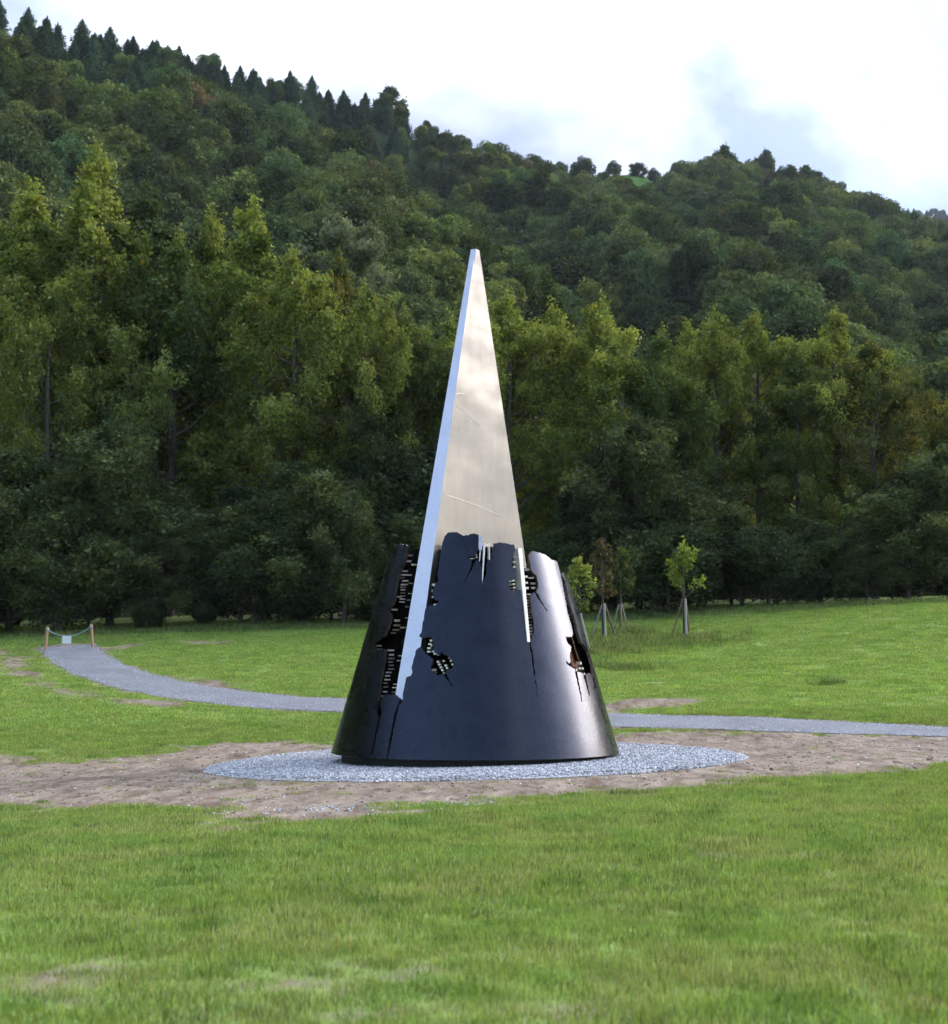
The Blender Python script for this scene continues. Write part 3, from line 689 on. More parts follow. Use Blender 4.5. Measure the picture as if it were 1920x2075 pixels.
front += [cone_hit(*zD([(262, 264)])[0])]
az_end, z_end = front[-1]
az_start = front[0][0]; z_start = front[0][1]
# round the back: a ragged rim with two more tears
back = []
nb = 150
tear = {0.22: (0.9, 0.018), 0.42: (1.6, 0.03), 0.60: (0.7, 0.02), 0.80: (1.2, 0.022)}
for k in range(1, nb):
    f = k / nb; az = az_end + (az_start + 2 * math.pi - az_end) * f
    z = z_end + (z_start - z_end) * f + 0.18 * (vnoise(f * 34, 2.0, 5) - 0.5) - 0.5 * math.sin(math.pi * f) ** 0.5
    for c_, (dep, wd) in tear.items():
        z -= dep * float(sstep(wd, wd * 0.35, abs(f - c_ + 0.01 * (vnoise(f * 60, 8.0, 3) - 0.5))))
    back.append((az, z))
loop = front + back                                        # azimuth from az_start to az_start + 2 pi
SREF = 2.0
# densify and roughen
PT = []
full = loop + [(az_start + 2 * math.pi, z_start)]
for i, ((a0, z0_), (a1, z1_)) in enumerate(zip(full[:-1], full[1:])):
    ln = math.hypot((a1 - a0) * SREF, z1_ - z0_); n = max(1, int(ln / 0.035))
    for q in range(n):
        f = q / n; j = 0.011 if q else 0.0
        PT.append((a0 + (a1 - a0) * f + random.uniform(-j, j) / SREF, z0_ + (z1_ - z0_) * f + random.uniform(-j, j)))
PT.append((az_start + 2 * math.pi, z_start))
poly = [(a * SREF, z) for a, z in PT]
nbot = 180
bot = [((az_start + 2 * math.pi * (1 - k / nbot)) * SREF, Z0) for k in range(nbot + 1)]
nside = 24
right_side = [((az_start + 2 * math.pi) * SREF, z_start + (Z0 - z_start) * k / nside) for k in range(1, nside)]
left_side = [(az_start * SREF, Z0 + (z_start - Z0) * k / nside) for k in range(1, nside)]
B2 = poly + right_side + bot + left_side
PX = np.array(B2)
gs, gz = np.meshgrid(np.arange(az_start * SREF + 0.06, (az_start + 2 * math.pi) * SREF, 0.085), np.arange(Z0 + 0.1, 4.9, 0.16))
gs = gs + 0.02 * (np.arange(gs.shape[0])[:, None] % 2)
gi_ = np.column_stack([gs.ravel(), gz.ravel()])
ins = inside(gi_[:, 0], gi_[:, 1], [tuple(p) for p in B2])
far_ = seg_dist(gi_[:, 0], gi_[:, 1], [tuple(p) for p in B2] + [tuple(B2[0])]) > 0.03
gi_ = gi_[ins & far_]
allp = [Vector(p) for p in B2] + [Vector(p) for p in gi_]
edges = [(i, (i + 1) % len(B2)) for i in range(len(B2))]
cv, ce, cf, ov, oe, of_ = delaunay_2d_cdt(allp, edges, [], 0, 1e-6)
cv = np.array([tuple(p) for p in cv]); cf = np.array([f for f in cf if len(f) == 3])
cen = cv[cf].mean(1); cf = cf[inside(cen[:, 0], cen[:, 1], [tuple(p) for p in B2])]
ar = np.cross(cv[cf[:, 1]] - cv[cf[:, 0]], cv[cf[:, 2]] - cv[cf[:, 0]]); cf[ar < 0] = cf[ar < 0][:, ::-1]
THK = 0.05
outer = np.array([cone_pt(p[0] / SREF, p[1]) for p in cv]); inner = np.array([cone_pt(p[0] / SREF, p[1], -THK) for p in cv])
nrm_o = np.array([[math.sin(p[0] / SREF), -math.cos(p[0] / SREF), K] for p in cv]); nrm_o /= np.linalg.norm(nrm_o, axis=1)[:, None]
n = len(cv)
from collections import Counter
cnt = Counter()
for f in cf:
    for a, b2 in ((f[0], f[1]), (f[1], f[2]), (f[2], f[0])): cnt[(a, b2)] += 1
bnd = [(a, b2) for (a, b2) in cnt if (b2, a) not in cnt]
V = [outer, inner]; W4 = []; off = 2 * n; WN = []
for a, b2 in bnd:
    p, q = outer[a], outer[b2]; p2, q2 = inner[a], inner[b2]
    V.append(np.array([p, q, q2, p2])); W4.append([off + 1, off, off + 3, off + 2]); off += 4
    nn = np.cross(p2 - q, p - q); nn /= np.linalg.norm(nn) + 1e-9; WN.append(np.repeat([-nn], 4, 0))
Vs = np.vstack(V)
FT = np.vstack([cf, cf[:, ::-1] + n])
me = mesh_np('shell', Vs, [FT, np.array(W4)], [], True, mat_idx=np.concatenate([np.zeros(len(cf)), np.ones(len(cf)), np.full(len(W4), 2)]))
Nn = np.vstack([nrm_o, -nrm_o] + WN)
me.normals_split_custom_set_from_vertices([tuple(x) for x in Nn])

def metal(name, base, rough, wav=0.02, wscale=1.1, rvar=0.08, metallic=1.0, grain=None, spec=0.5, det=3.0, smear=None):
    m, t, o = mat(name)
    b = N(t, 'ShaderNodeBsdfPrincipled', i_Metallic=metallic); b.inputs['Specular IOR Level'].default_value = spec
    c = N(t, 'ShaderNodeTexCoord')
    n1 = N(t, 'ShaderNodeTexNoise', i_Scale=wscale, i_Detail=det, i_Roughness=0.55, i_Distortion=0.8); L(t, c, 'Object', n1, 'Vector')
    bp = N(t, 'ShaderNodeBump', i_Strength=1.0, i_Distance=wav); L(t, n1, 'Fac', bp, 'Height'); L(t, bp, 'Normal', b, 'Normal')
    n2 = N(t, 'ShaderNodeTexNoise', i_Scale=2.6, i_Detail=6.0, i_Roughness=0.6)
    if smear:                                            # long slanting polishing smears
        sm = N(t, 'ShaderNodeMapping'); sm.inputs['Scale'].default_value = smear; sm.inputs['Rotation'].default_value = (0.5, 0.55, 0.0); L(t, c, 'Object', sm, 'Vector'); L(t, sm, 'Vector', n2, 'Vector')
    else: L(t, c, 'Object', n2, 'Vector')
    mr = N(t, 'ShaderNodeMapRange', i_1=0.3, i_2=0.7, i_3=rough - rvar, i_4=rough + rvar); L(t, n2, 'Fac', mr, 'Value'); L(t, mr, 'Result', b, 'Roughness')
    src = n2
    if grain:
        mm = N(t, 'ShaderNodeMapping'); mm.inputs['Scale'].default_value = grain; L(t, c, 'Object', mm, 'Vector')
        src = N(t, 'ShaderNodeTexNoise', i_Scale=1.0, i_Detail=7.0, i_Roughness=0.65); L(t, mm, 'Vector', src, 'Vector')
    r_ = N(t, 'ShaderNodeValToRGB'); r_.color_ramp.elements[0].position = 0.3; r_.color_ramp.elements[1].position = 0.7
    r_.color_ramp.elements[0].color = tuple(x * 0.92 for x in base) + (1,); r_.color_ramp.elements[1].color = tuple(min(1, x * 1.1) for x in base) + (1,)
    L(t, src, 'Fac', r_, 'Fac'); L(t, r_, 'Color', b, 'Base Color')
    L(t, b, 'BSDF', o, 'Surface'); return m
M['shell'] = metal('dark_polished_metal', (0.045, 0.047, 0.060), 0.28, wav=0.010, wscale=0.9, rvar=0.04, det=1.0)
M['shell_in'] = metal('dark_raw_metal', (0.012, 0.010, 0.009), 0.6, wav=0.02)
M['shell_edge'] = metal('worn_bronze_edge', (0.16, 0.12, 0.10), 0.45, wav=0.02, wscale=9)
M['blade'] = metal('brushed_pale_bronze', (0.172, 0.164, 0.156), 0.53, wav=0.06, wscale=0.42, det=1.0, rvar=0.09, smear=(0.22, 0.22, 0.7), grain=(5, 5, 1.6))
M['blade_edge'] = metal('satin_steel', (0.86, 0.78, 0.80), 0.36, wav=0.006)
M['seam'] = metal('weld_bead', (0.50, 0.48, 0.46), 0.45, wav=0.0)
M['core'] = metal('blackened_core', (0.006, 0.005, 0.0045), 0.8, wav=0.05, wscale=5)
M['tooth'] = metal('bright_bronze', (0.90, 0.82, 0.73), 0.35, wav=0.0, metallic=0.35)
M['tooth_dim'] = metal('tarnished_bronze', (0.40, 0.32, 0.26), 0.45, wav=0.0, metallic=0.4)
M['copper'] = metal('rusty_copper', (0.055, 0.020, 0.010), 0.65, wav=0.03, wscale=14)
M['plinth'] = simple('plinth_black', (0.012, 0.012, 0.014), 0.7)
for k in ('shell', 'shell_in', 'shell_edge'): me.materials.append(M[k])

root = tag(empty('cone_sculpture', (SX, SY, BZ)), 'dark torn metal cone with a tall pale blade rising from its top', 'sculpture')
root.rotation_euler = (0, 0, 0)
def part(name, me, parent=None, **kw):
    """meshes are in world space: shift them to the sculpture's base"""
    parent = parent or root
    o = link(name, me, parent)
    o.matrix_parent_inverse = Matrix.Translation((-SX, -SY, -BZ))
    if kw: tag(o, **kw)
    return o
shell = part('shell', me, label='dark blue-black polished truncated cone with ragged tears')
# plinth ring under the shell, set back
mb = MB()
th = np.linspace(0, 2 * np.pi, 97)[:-1]
def ringp(r_, z): return np.column_stack([SX + r_ * np.sin(th), SY - r_ * np.cos(th), np.full(96, z)])
stack_ = [ringp(2.38, BZ - 0.25), ringp(2.38, Z0 + 0.02), ringp(0.05, Z0 + 0.021)]
q = []
for i in range(2):
    for j in range(96): q.append([i * 96 + j, i * 96 + (j + 1) % 96, (i + 1) * 96 + (j + 1) % 96, (i + 1) * 96 + j])
mb.add(np.vstack(stack_), q); part('plinth', mb.mesh('plinth', [M['plinth']], False))
# dark inner core with a stepped ribbed face
mb = MB(); rows_ = []
zz = np.linspace(Z0 + 0.03, 3.85, 90)
for i, z in enumerate(zz):
    r_ = zr(z) - 0.19 + 0.004 * (i % 3 == 0) + 0.01 * (vnoise(i * 0.7, 2.0, 4) - 0.5)
    azr = (th + math.pi) % (2 * math.pi) - math.pi
    top_ = 3.25 + 0.50 * sstep(R(40), R(30), azr) * sstep(R(-112), R(-100), azr)
    f_ = i / (len(zz) - 1); za = zz[0] + (top_ - zz[0]) * f_
    ra = zr(za) - 0.19 + 0.004 * (i % 3 == 0)
    rows_.append(np.column_stack([SX + ra * np.sin(th), SY - ra * np.cos(th), za]))
rows_.append(ringp(0.05, 3.25)); q = []
for i in range(len(rows_) - 1):
    for j in range(96): q.append([i * 96 + j, i * 96 + (j + 1) % 96, (i + 1) * 96 + (j + 1) % 96, (i + 1) * 96 + j])
mb.add(np.vstack(rows_), q); core = part('core', mb.mesh('core', [M['core']], False))

# the blade: a thick triangular slab through the axis; its two narrow edges lie in the surface of the cone
azb, zb = cone_hit(803.5, 1407)
AZB = azb + 0.060                                           # middle of the narrow face
er = np.array([math.sin(AZB), -math.cos(AZB), 0]); et = np.array([math.cos(AZB), math.sin(AZB), 0])  # radial, tangential
ad = ray(964, 506); tt_ = (SY - EYE[1]) / ad[1]; Z_AP = float(EYE[2] + ad[2] * tt_)
Z_BL = zb - 0.10
def blade_r(z): return 0.055 + (zr(zb) - 0.055 - 0.055) * (Z_AP - z) / (Z_AP - zb)
def blade_t(z): return 0.048 + 0.098 * (Z_AP - z) / (Z_AP - 3.75)          # half thickness
ax0 = np.array([SX, SY, 0.0])
nz_ = 40; zs = np.linspace(Z_AP, Z_BL, nz_)
def bp_(z, sr, stt): return ax0 + er * (sr * blade_r(z)) + et * (stt * blade_t(z)) + np.array([0, 0, z])
faceA, faceB, edL, edR = [], [], [], []
nu = 14
def sheet(fn, nu):
    V_ = np.array([[fn(z, u_) for u_ in np.linspace(-1, 1, nu)] for z in zs]).reshape(-1, 3)
    ii, jj = np.meshgrid(np.arange(nz_ - 1), np.arange(nu - 1), indexing='ij')
    return V_, np.stack([ii * nu + jj, (ii + 1) * nu + jj, (ii + 1) * nu + jj + 1, ii * nu + jj + 1], -1).reshape(-1, 4)
mbf = MB()
v_, q_ = sheet(lambda z, u_: bp_(z, -u_, 1), nu); mbf.add(v_, q_)            # broad face towards camera right
v_, q_ = sheet(lambda z, u_: bp_(z, u_, -1), nu); mbf.add(v_, q_)
blade = part('blade', mbf.mesh('blade', [M['blade']], False), label='tall pale bronze blade with brushed face')
mbe = MB()
v_, q_ = sheet(lambda z, u_: bp_(z, 1, u_), 3); mbe.add(v_, q_)
v_, q_ = sheet(lambda z, u_: bp_(z, -1, -u_), 3); mbe.add(v_, q_)
mbe.add([bp_(Z_AP, -1, -1), bp_(Z_AP, 1, -1), bp_(Z_AP, 1, 1), bp_(Z_AP, -1, 1)], [[0, 1, 2, 3]])
eo = part('edge_strip', mbe.mesh('edge_strip', [M['blade_edge']], False), blade)
eo.matrix_parent_inverse = Matrix.Identity(4)
# weld seams across the broad face
def on_face(u, v):
    d = ray(u, v)
    # plane of the right-hand broad face (nearly vertical)
    p0 = bp_(Z_AP, 0, 1); p1 = bp_(Z_BL, 0, 1); nn = np.cross(er, p1 - p0); nn /= np.linalg.norm(nn)
    t = ((p0 - EYE) @ nn) / (d @ nn); return EYE + d * t, nn
for (a0, a1) in (((925, 820), (968, 862)), ((897, 1000), (1013, 1046)), ((922, 800), (942, 799))):
    pts_ = []
    for f in np.linspace(0, 1, 9):
        p, nn = on_face(a0[0] + (a1[0] - a0[0]) * f, a0[1] + (a1[1] - a0[1]) * f - 3 * math.sin(math.pi * f)); pts_.append(p)
    mb = MB(); mb.tube(pts_, 0.004, 5); so_ = part('weld_seam', mb.mesh('weld_seam', [M['seam']], True), blade); so_.matrix_parent_inverse = Matrix.Identity(4)

# radial fins standing in the tears
def fin(px_top, px_bot, w_top, w_bot, out_=0.0, depth=0.5, nm='fin', mt='tooth'):
    a0, z0_ = cone_hit(*px_top, inset=-out_); a1, z1_ = cone_hit(*px_bot, inset=-out_)
    V_ = []
    for a, z, wd in ((a0, z0_, w_top), (a1, z1_, w_bot)):
        e_r = np.array([math.sin(a), -math.cos(a), 0]); e_t = np.array([math.cos(a), math.sin(a), 0])
        c = np.array([SX, SY, z])
        for rr in (zr(z) + out_, zr(z) + out_ - depth):
            for s in (-1, 1): V_.append(c + e_r * rr + e_t * s * wd / 2)
    m_ = MB(); m_.add(V_, [[0, 4, 5, 1], [2, 3, 7, 6], [0, 2, 6, 4], [1, 5, 7, 3], [0, 1, 3, 2], [4, 6, 7, 5]])
    return part(nm, m_.mesh(nm, [M[mt]], False))
fin((1052.5, 1111), (1070.3, 1301), 0.078, 0.052, 0.03)
fin((980.5, 1101), (975.5, 1184), 0.035, 0.016, -0.02, 0.4)
fin((972, 1086), (972, 1114), 0.06, 0.055, 0.0, 0.4, mt='blade_edge')
fin((972, 1115), (970, 1137), 0.025, 0.014, -0.03, 0.3)
fin((990, 1101), (990.5, 1135), 0.022, 0.02, -0.03, 0.3)
fin((1157.5, 1292), (1172, 1340), 0.028, 0.024, -0.06, 0.10, mt='copper')
fin((1155, 1312), (1164, 1352), 0.32, 0.22, -0.12, 0.15, mt='copper')

# teeth: small bright bars on the core, seen through the tears
teeth = []
teeth += [(740 + x / 7.68, 1040 + y / 7.68, a / 7.68, b_ / 7.68) for x, y, a, b_ in (
    (575, 900, 60, 25), (570, 960, 70, 28), (540, 1003, 25, 30), (600, 1052, 70, 28), (580, 1110, 80, 28), (560, 1150, 50, 22), (565, 1190, 25, 22), (560, 1240, 25, 22), (555, 1285, 25, 22), (548, 1335, 25, 20), (540, 1380, 25, 22),
    (640, 1455, 35, 22), (500, 1300, 34, 22), (420, 1500, 50, 28), (470, 1670, 50, 36), (460, 1745, 60, 32), (450, 1815, 70, 28), (580, 1780, 80, 28), (410, 1865, 30, 25), (645, 1630, 60, 16), (660, 655, 50, 30), (640, 745, 45, 32),
    (740, 800, 60, 32), (690, 1090, 30, 25), (655, 960, 30, 18), (1212, 482, 30, 26), (1190, 555, 35, 28), (1065, 1115, 60, 42), (1040, 1205, 50, 38), (1050, 1305, 28, 28), (1080, 1425, 26, 36), (1112, 1420, 20, 30), (680, 1250, 30, 16), (670, 1350, 60, 14))]
teeth += [(720 + x / 7.133, 1280 + y / 7.133, a / 7.133, b_ / 7.133) for x, y, a, b_ in (
    (310, 205, 35, 25), (316, 255, 22, 20), (350, 265, 28, 28), (485, 270, 50, 26), (500, 335, 32, 26), (490, 388, 32, 26), (490, 440, 32, 26), (497, 488, 34, 28), (490, 540, 30, 26), (460, 590, 36, 22), (445, 640, 30, 26), (435, 695, 30, 26),
    (410, 745, 28, 24), (415, 800, 24, 24), (404, 870, 24, 24), (380, 935, 32, 30), (640, 350, 40, 14), (620, 420, 60, 12), (575, 762, 60, 12), (560, 810, 70, 14), (560, 876, 70, 12),
    (1095, 128, 48, 32), (1080, 180, 66, 32), (1105, 205, 30, 20), (1065, 240, 66, 30), (1062, 290, 62, 32), (1128, 286, 28, 36), (1150, 320, 32, 32), (1195, 335, 32, 32), (1360, 380, 30, 32), (1385, 420, 32, 34), (1405, 475, 26, 34),
    (1275, 425, 32, 30), (1308, 490, 36, 30), (1325, 525, 32, 32), (1195, 435, 34, 32), (1215, 475, 34, 32), (1237, 517, 34, 32), (1260, 557, 34, 32), (1282, 597, 34, 34), (1130, 555, 36, 40), (1160, 590, 24, 20))]
teeth += [(920 + x / 5.255, 1060 + y / 5.255, a / 5.255, b_ / 5.255) for x, y, a, b_ in (
    (640, 360, 22, 16), (635, 415, 34, 20), (635, 468, 34, 20), (625, 612, 36, 24), (630, 650, 36, 20), (637, 688, 34, 24), (630, 718, 26, 18), (590, 622, 16, 18), (590, 658, 18, 26), (598, 690, 14, 12), (764, 570, 36, 24), (768, 635, 34, 26), (772, 692, 42, 28),
    (835, 583, 26, 24), (853, 643, 26, 24), (857, 690, 26, 24), (798, 758, 24, 18), (788, 790, 20, 13), (786, 820, 20, 13), (787, 850, 20, 13), (791, 885, 20, 13), (799, 920, 16, 13), (802, 950, 16, 13), (805, 980, 16, 13), (808, 1010, 18, 13), (811, 1050, 18, 14),
    (812, 1085, 20, 20), (820, 1120, 20, 20), (822, 1150, 20, 16), (828, 1180, 16, 16), (742, 1080, 12, 13), (750, 1110, 12, 13), (230, 338, 20, 14), (232, 364, 22, 18), (190, 378, 40, 12), (760, 470, 12, 20), (790, 495, 18, 22))]
teeth += [(1080 + x / 4.341, 1100 + y / 4.341, a / 4.341, b_ / 4.341) for x, y, a, b_ in (
    (295, 535, 16, 14), (416, 1060, 24, 26), (405, 1105, 20, 24), (435, 1105, 22, 22), (378, 1120, 20, 22), (447, 1155, 22, 22), (330, 635, 18, 12), (268, 345, 16, 12), (285, 470, 16, 10), (310, 590, 18, 10), (325, 660, 18, 10), (272, 400, 14, 10))]
tm = MB(); tm.box((0, 0, 0), (0.5, 0.5, 0.5))
tooth_me = tm.mesh('tooth', [M['tooth']], False); tooth_dim = tm.mesh('tooth', [M['tooth_dim']], False)
PXM = 25.0 / FPX
for u, v, wpx, hpx in teeth:
    ins_ = 0.085 + 0.03 * random.random()
    a, z = cone_hit(u, v, ins_)
    dep = 0.12
    e_r = Vector((math.sin(a), -math.cos(a), 0.0)); e_t = Vector((math.cos(a), math.sin(a), 0.0))
    c = Vector((SX, SY, z)) + e_r * (zr(z) - ins_ - dep / 2)
    wd = wpx * PXM / max(0.7, math.cos(a)) * random.uniform(0.7, 0.95); ht = hpx * PXM * random.uniform(0.75, 0.95)
    Mx = Matrix(((e_t.x * wd, e_r.x * dep, 0, c.x - SX), (e_t.y * wd, e_r.y * dep, 0, c.y - SY), (0, 0, ht, c.z - BZ), (0, 0, 0, 1)))
    o = link('tooth', tooth_dim if random.random() < (0.45 if u < 835 else 0.15) else tooth_me, core)
    o.matrix_parent_inverse = Matrix.Identity(4)
    # the core's own mesh is in world space, so undo its shift
    o.matrix_local = Matrix.Translation((SX, SY, BZ)) @ Mx

# ------------------------------------------------------------------ trees along the meadow's edge
def P_poplar(w_, belly=0.42, top=0.9):
    return lambda t: w_ * (max(0.0, math.sin(math.pi * min(1, t / (2 * belly)) if t < belly else math.pi / 2 + (t - belly) / (1 - belly) * math.pi / 2)) ** 0.7 * 0.9 + 0.12)
POP = {
    'column': grow(101, 24, P_poplar(3.1, 0.45), 0.34, 'poplar', 50, 1.25, 9, 105, 0.135, 0.34, 0.14, name='poplar', yellow=0.10),
    'column_dark': grow(102, 24, P_poplar(3.0, 0.5), 0.34, 'dark', 48, 1.2, 9, 105, 0.135, 0.34, 0.22, name='poplar', yellow=0.0, trunk_mat='bark_pale'),
    'broad': grow(103, 21, P_poplar(4.6, 0.5), 0.36, 'poplar', 46, 0.85, 10, 110, 0.135, 0.38, 0.22, name='poplar', yellow=0.16),
    'broad_b': grow(104, 20, P_poplar(4.2, 0.55), 0.33, 'poplar', 44, 0.95, 10, 105, 0.135, 0.36, 0.13, name='poplar', yellow=0.08),
    'spire': grow(105, 22, P_poplar(1.9, 0.45), 0.26, 'dark', 44, 1.5, 8, 80, 0.13, 0.26, 0.25, name='poplar', lean=(-0.10, 0)),
    'green': grow(106, 19, P_poplar(3.7, 0.5), 0.32, 'mid', 46, 0.9, 10, 105, 0.135, 0.36, 0.12, name='poplar', yellow=0.05),
    'golden': grow(107, 19, P_poplar(4.0, 0.55), 0.33, 'olive', 40, 0.95, 9, 84, 0.135, 0.34, 0.24, name='poplar', yellow=0.55, trunk_mat='bark'),
}
UND = {  # shrubs and thicket
    'bushy': grow(201, 9, lambda t: 2.9 * math.sqrt(math.sin(math.pi * (0.22 + 0.74 * t))), 0.16, 'grey', 40, 0.75, 10, 105, 0.115, 0.34, 0.05, name='understorey', second=0.6, droop=0.0),
    'dark': grow(202, 8, lambda t: 2.7 * math.sqrt(math.sin(math.pi * (0.25 + 0.71 * t))), 0.15, 'dark', 40, 0.7, 10, 105, 0.115, 0.34, 0.05, name='understorey', second=0.6, droop=0.0),
    'ivy': grow(203, 12, lambda t: 1.7 * (1 - 0.35 * t), 0.3, 'dark', 54, 0.25, 9, 95, 0.11, 0.26, 0.03, name='understorey', second=0.5, droop=0.35, yellow=0.05),
    'low': grow(204, 4, lambda t: 2.0 * math.sqrt(math.sin(math.pi * (0.25 + 0.71 * t))), 0.08, 'dark', 26, 0.8, 9, 80, 0.10, 0.30, 0.02, name='understorey', second=0.7, droop=0.1),
    'pale': grow(205, 15, lambda t: 4.6 * (1 - 0.45 * t), 0.3, 'pale', 38, 0.5, 10, 95, 0.17, 0.45, 0.25, name='understorey', second=0.6),
}
used = {}
def plant(name, meshes, x, y, H, H0, label, cat, group, rz, wide=1.0, sink=0.0, sub='trunk'):
    z = float(ground_z(x, y)) - sink
    o = tag(empty(name, (x, y, z), (0, 0, rz)), label, cat, group)
    s = H / H0
    a = link('trunk', meshes[0], o); c = link('crown', meshes[1], o)
    for k in (a, c): k.scale = (s * wide, s * wide, s)
    return o
def top_height(v, y, x):
    d = ray(960 + FPX * x / y, v); return float(EYE[2] + d[2] / d[1] * y - ground_z(x, y))
NATH = {'column': 24, 'column_dark': 24, 'broad': 21, 'broad_b': 20, 'spire': 22, 'green': 19, 'golden': 19}
TREES = [  # u centre and v top in the reduced view, distance, kind, width factor, turn, label
    (28, 352, 70, 'column', 1.15, 0.3, 'yellow-green poplar cut by the left edge of the picture'),
    (92, 560, 64, 'broad_b', 0.85, 2.2, 'shorter leafy poplar below the tallest poplar, left of the rope barrier'),
    (152, 272, 67, 'column', 1.0, 1.7, 'tallest poplar of all, its bright top standing against the hillside'),
    (252, 348, 69, 'column_dark', 1.15, 0.5, 'dark slender poplar just right of the tallest poplar'),
    (330, 452, 66, 'green', 0.9, 4.0, 'green poplar between the dark slender poplar and the twin-topped pair'),
    (405, 392, 68, 'column', 0.85, 3.1, 'left one of the twin-topped pair of yellow-green poplars'),
    (488, 384, 66, 'column', 1.05, 5.0, 'right one of the twin-topped pair of yellow-green poplars'),
    (580, 488, 64, 'broad', 0.9, 0.9, 'broad yellow-green poplar right of the twin-topped pair'),
    (655, 486, 67, 'golden', 0.75, 2.5, 'poplar with orange-yellow leaves at its top, below the pale tree'),
    (706, 556, 63, 'broad_b', 0.8, 3.6, 'leafy poplar at the right end of the tall left group'),
    (792, 604, 65, 'green', 0.95, 1.2, 'green poplar behind the left side of the blade'),
    (872, 612, 68, 'broad_b', 0.85, 5.6, 'poplar directly behind the upper blade, left of its edge'),
    (990, 578, 66, 'broad', 0.95, 2.0, 'yellowish broad poplar right behind the blade'),
    (1070, 590, 68, 'broad_b', 0.95, 4.4, 'poplar with golden tips left of the leaning spire'),
    (1118, 517, 71, 'spire', 1.0, 0.0, 'thin dark poplar spire leaning to the left'),
    (1178, 578, 65, 'broad_b', 0.95, 0.2, 'dense poplar just right of the leaning spire'),
    (1292, 640, 64, 'green', 1.0, 3.3, 'green poplar above the lone young tree'),
    (1340, 622, 68, 'column', 0.95, 1.0, 'slim poplar behind the green one above the lone young tree'),
    (1405, 604, 66, 'broad_b', 0.85, 2.9, 'pointed yellow-green poplar in the middle of the right group'),
    (1485, 612, 67, 'broad', 0.8, 1.5, 'poplar with orange leaf patches left of the golden tree'),
    (1560, 668, 65, 'green', 0.9, 0.6, 'lower green poplar beside the golden tree'),
    (1632, 602, 66, 'broad', 0.9, 4.1, 'tall round-headed poplar with dark ivy-wrapped trunk at right'),
    (1706, 655, 65, 'golden', 0.95, 0.8, 'golden autumn tree at right with bare limbs showing'),
    (1790, 722, 67, 'golden', 0.95, 3.9, 'thin olive-yellow tree near the right edge'),
    (1868, 770, 69, 'broad_b', 0.9, 2.6, 'green tree cut by the right edge of the picture'),
]
for k, (u, v, y, kind, wd, rz, lab) in enumerate(TREES):
    us, vs_ = D(u, v); x = (us - CU) / FPX * y * 1.0
    H = top_height(vs_, y, x)
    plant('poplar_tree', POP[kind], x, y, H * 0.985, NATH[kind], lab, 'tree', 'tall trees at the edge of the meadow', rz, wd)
UNDER = [  # u, v top, distance, kind, width factor, turn, label
    (20, 902, 60.5, 'bushy', 1.0, 0.1, 'feathery grey-green thicket tree at the left edge behind the rope barrier'),
    (120, 995, 59.5, 'bushy', 0.95, 1.3, 'bushy grey-green tree directly behind the rope barrier'),
    (215, 842, 61.5, 'bushy', 1.1, 2.4, 'dark bush right of the rope barrier under the dark poplar'),
    (310, 1044, 60.5, 'bushy', 1.05, 3.3, 'feathery thicket tree with a thin leaning stem under the twin-topped pair'),
    (405, 1008, 62, 'bushy', 1.05, 4.5, 'tall feathery thicket tree between the twin-topped pair and the meadow'),
    (500, 967, 60.5, 'dark', 1.0, 0.7, 'dark bush left of the ivy-covered trunk'),
    (590, 921, 61, 'bushy', 1.0, 5.2, 'dark low tree filling the shade beside the ivy-covered trunk'),
    (722, 786, 61.5, 'ivy', 1.0, 1.9, 'ivy-covered column of dark leaves left of the cone'),
    (672, 968, 59.5, 'bushy', 0.7, 2.8, 'greyish shrub at the foot of the ivy-covered column'),
    (810, 885, 62.5, 'dark', 1.0, 3.9, 'dark bush behind the left shoulder of the cone'),
    (960, 1044, 63, 'bushy', 1.1, 1.1, 'dark bush hidden mostly behind the blade'),
    (1060, 1062, 62, 'bushy', 1.0, 5.9, 'green-grey bush just right of the blade foot'),
    (1150, 974, 62.5, 'dark', 1.0, 0.4, 'dark bush behind the cluster of three young trees'),
    (1245, 828, 62, 'bushy', 0.95, 2.2, 'leafy bush between the three young trees and the lone one'),
    (1340, 924, 63, 'bushy', 1.0, 4.2, 'dark bush behind the lone young tree'),
    (1425, 1048, 62.5, 'bushy', 1.05, 3.0, 'blue-green bush right of the lone young tree'),
    (1515, 1066, 61.5, 'bushy', 1.1, 1.6, 'arching grey-green bush with a drooping tip left of the ivy-wrapped poplar'),
    (1600, 1031, 61, 'dark', 1.1, 5.0, 'dark rounded bush under the ivy-wrapped poplar'),
    (1690, 1060, 60.5, 'bushy', 0.9, 0.8, 'low bush under the golden tree'),
    (1770, 960, 61, 'bushy', 1.1, 3.7, 'dark bush on the crest of the grass bank at right'),
    (1850, 885, 62, 'bushy', 1.0, 2.0, 'large bush at the right edge above the grass bank'),
]
UH = {'bushy': 9, 'dark': 8, 'ivy': 12, 'low': 4, 'pale': 15}
for u, v, y, kind, wd, rz, lab in UNDER:
    us, vs_ = D(u, v); x = (us - CU) / FPX * y; H = top_height(vs_, y, x)
    s_ = H / UH[kind]; wfac = wd * (1.0 if kind == 'ivy' else min(1.4, max(0.75, 1.0 / s_)))
    plant('thicket_tree', UND[kind], x, y, H, UH[kind], lab, 'bush', 'thicket under the tall trees', rz, wfac)
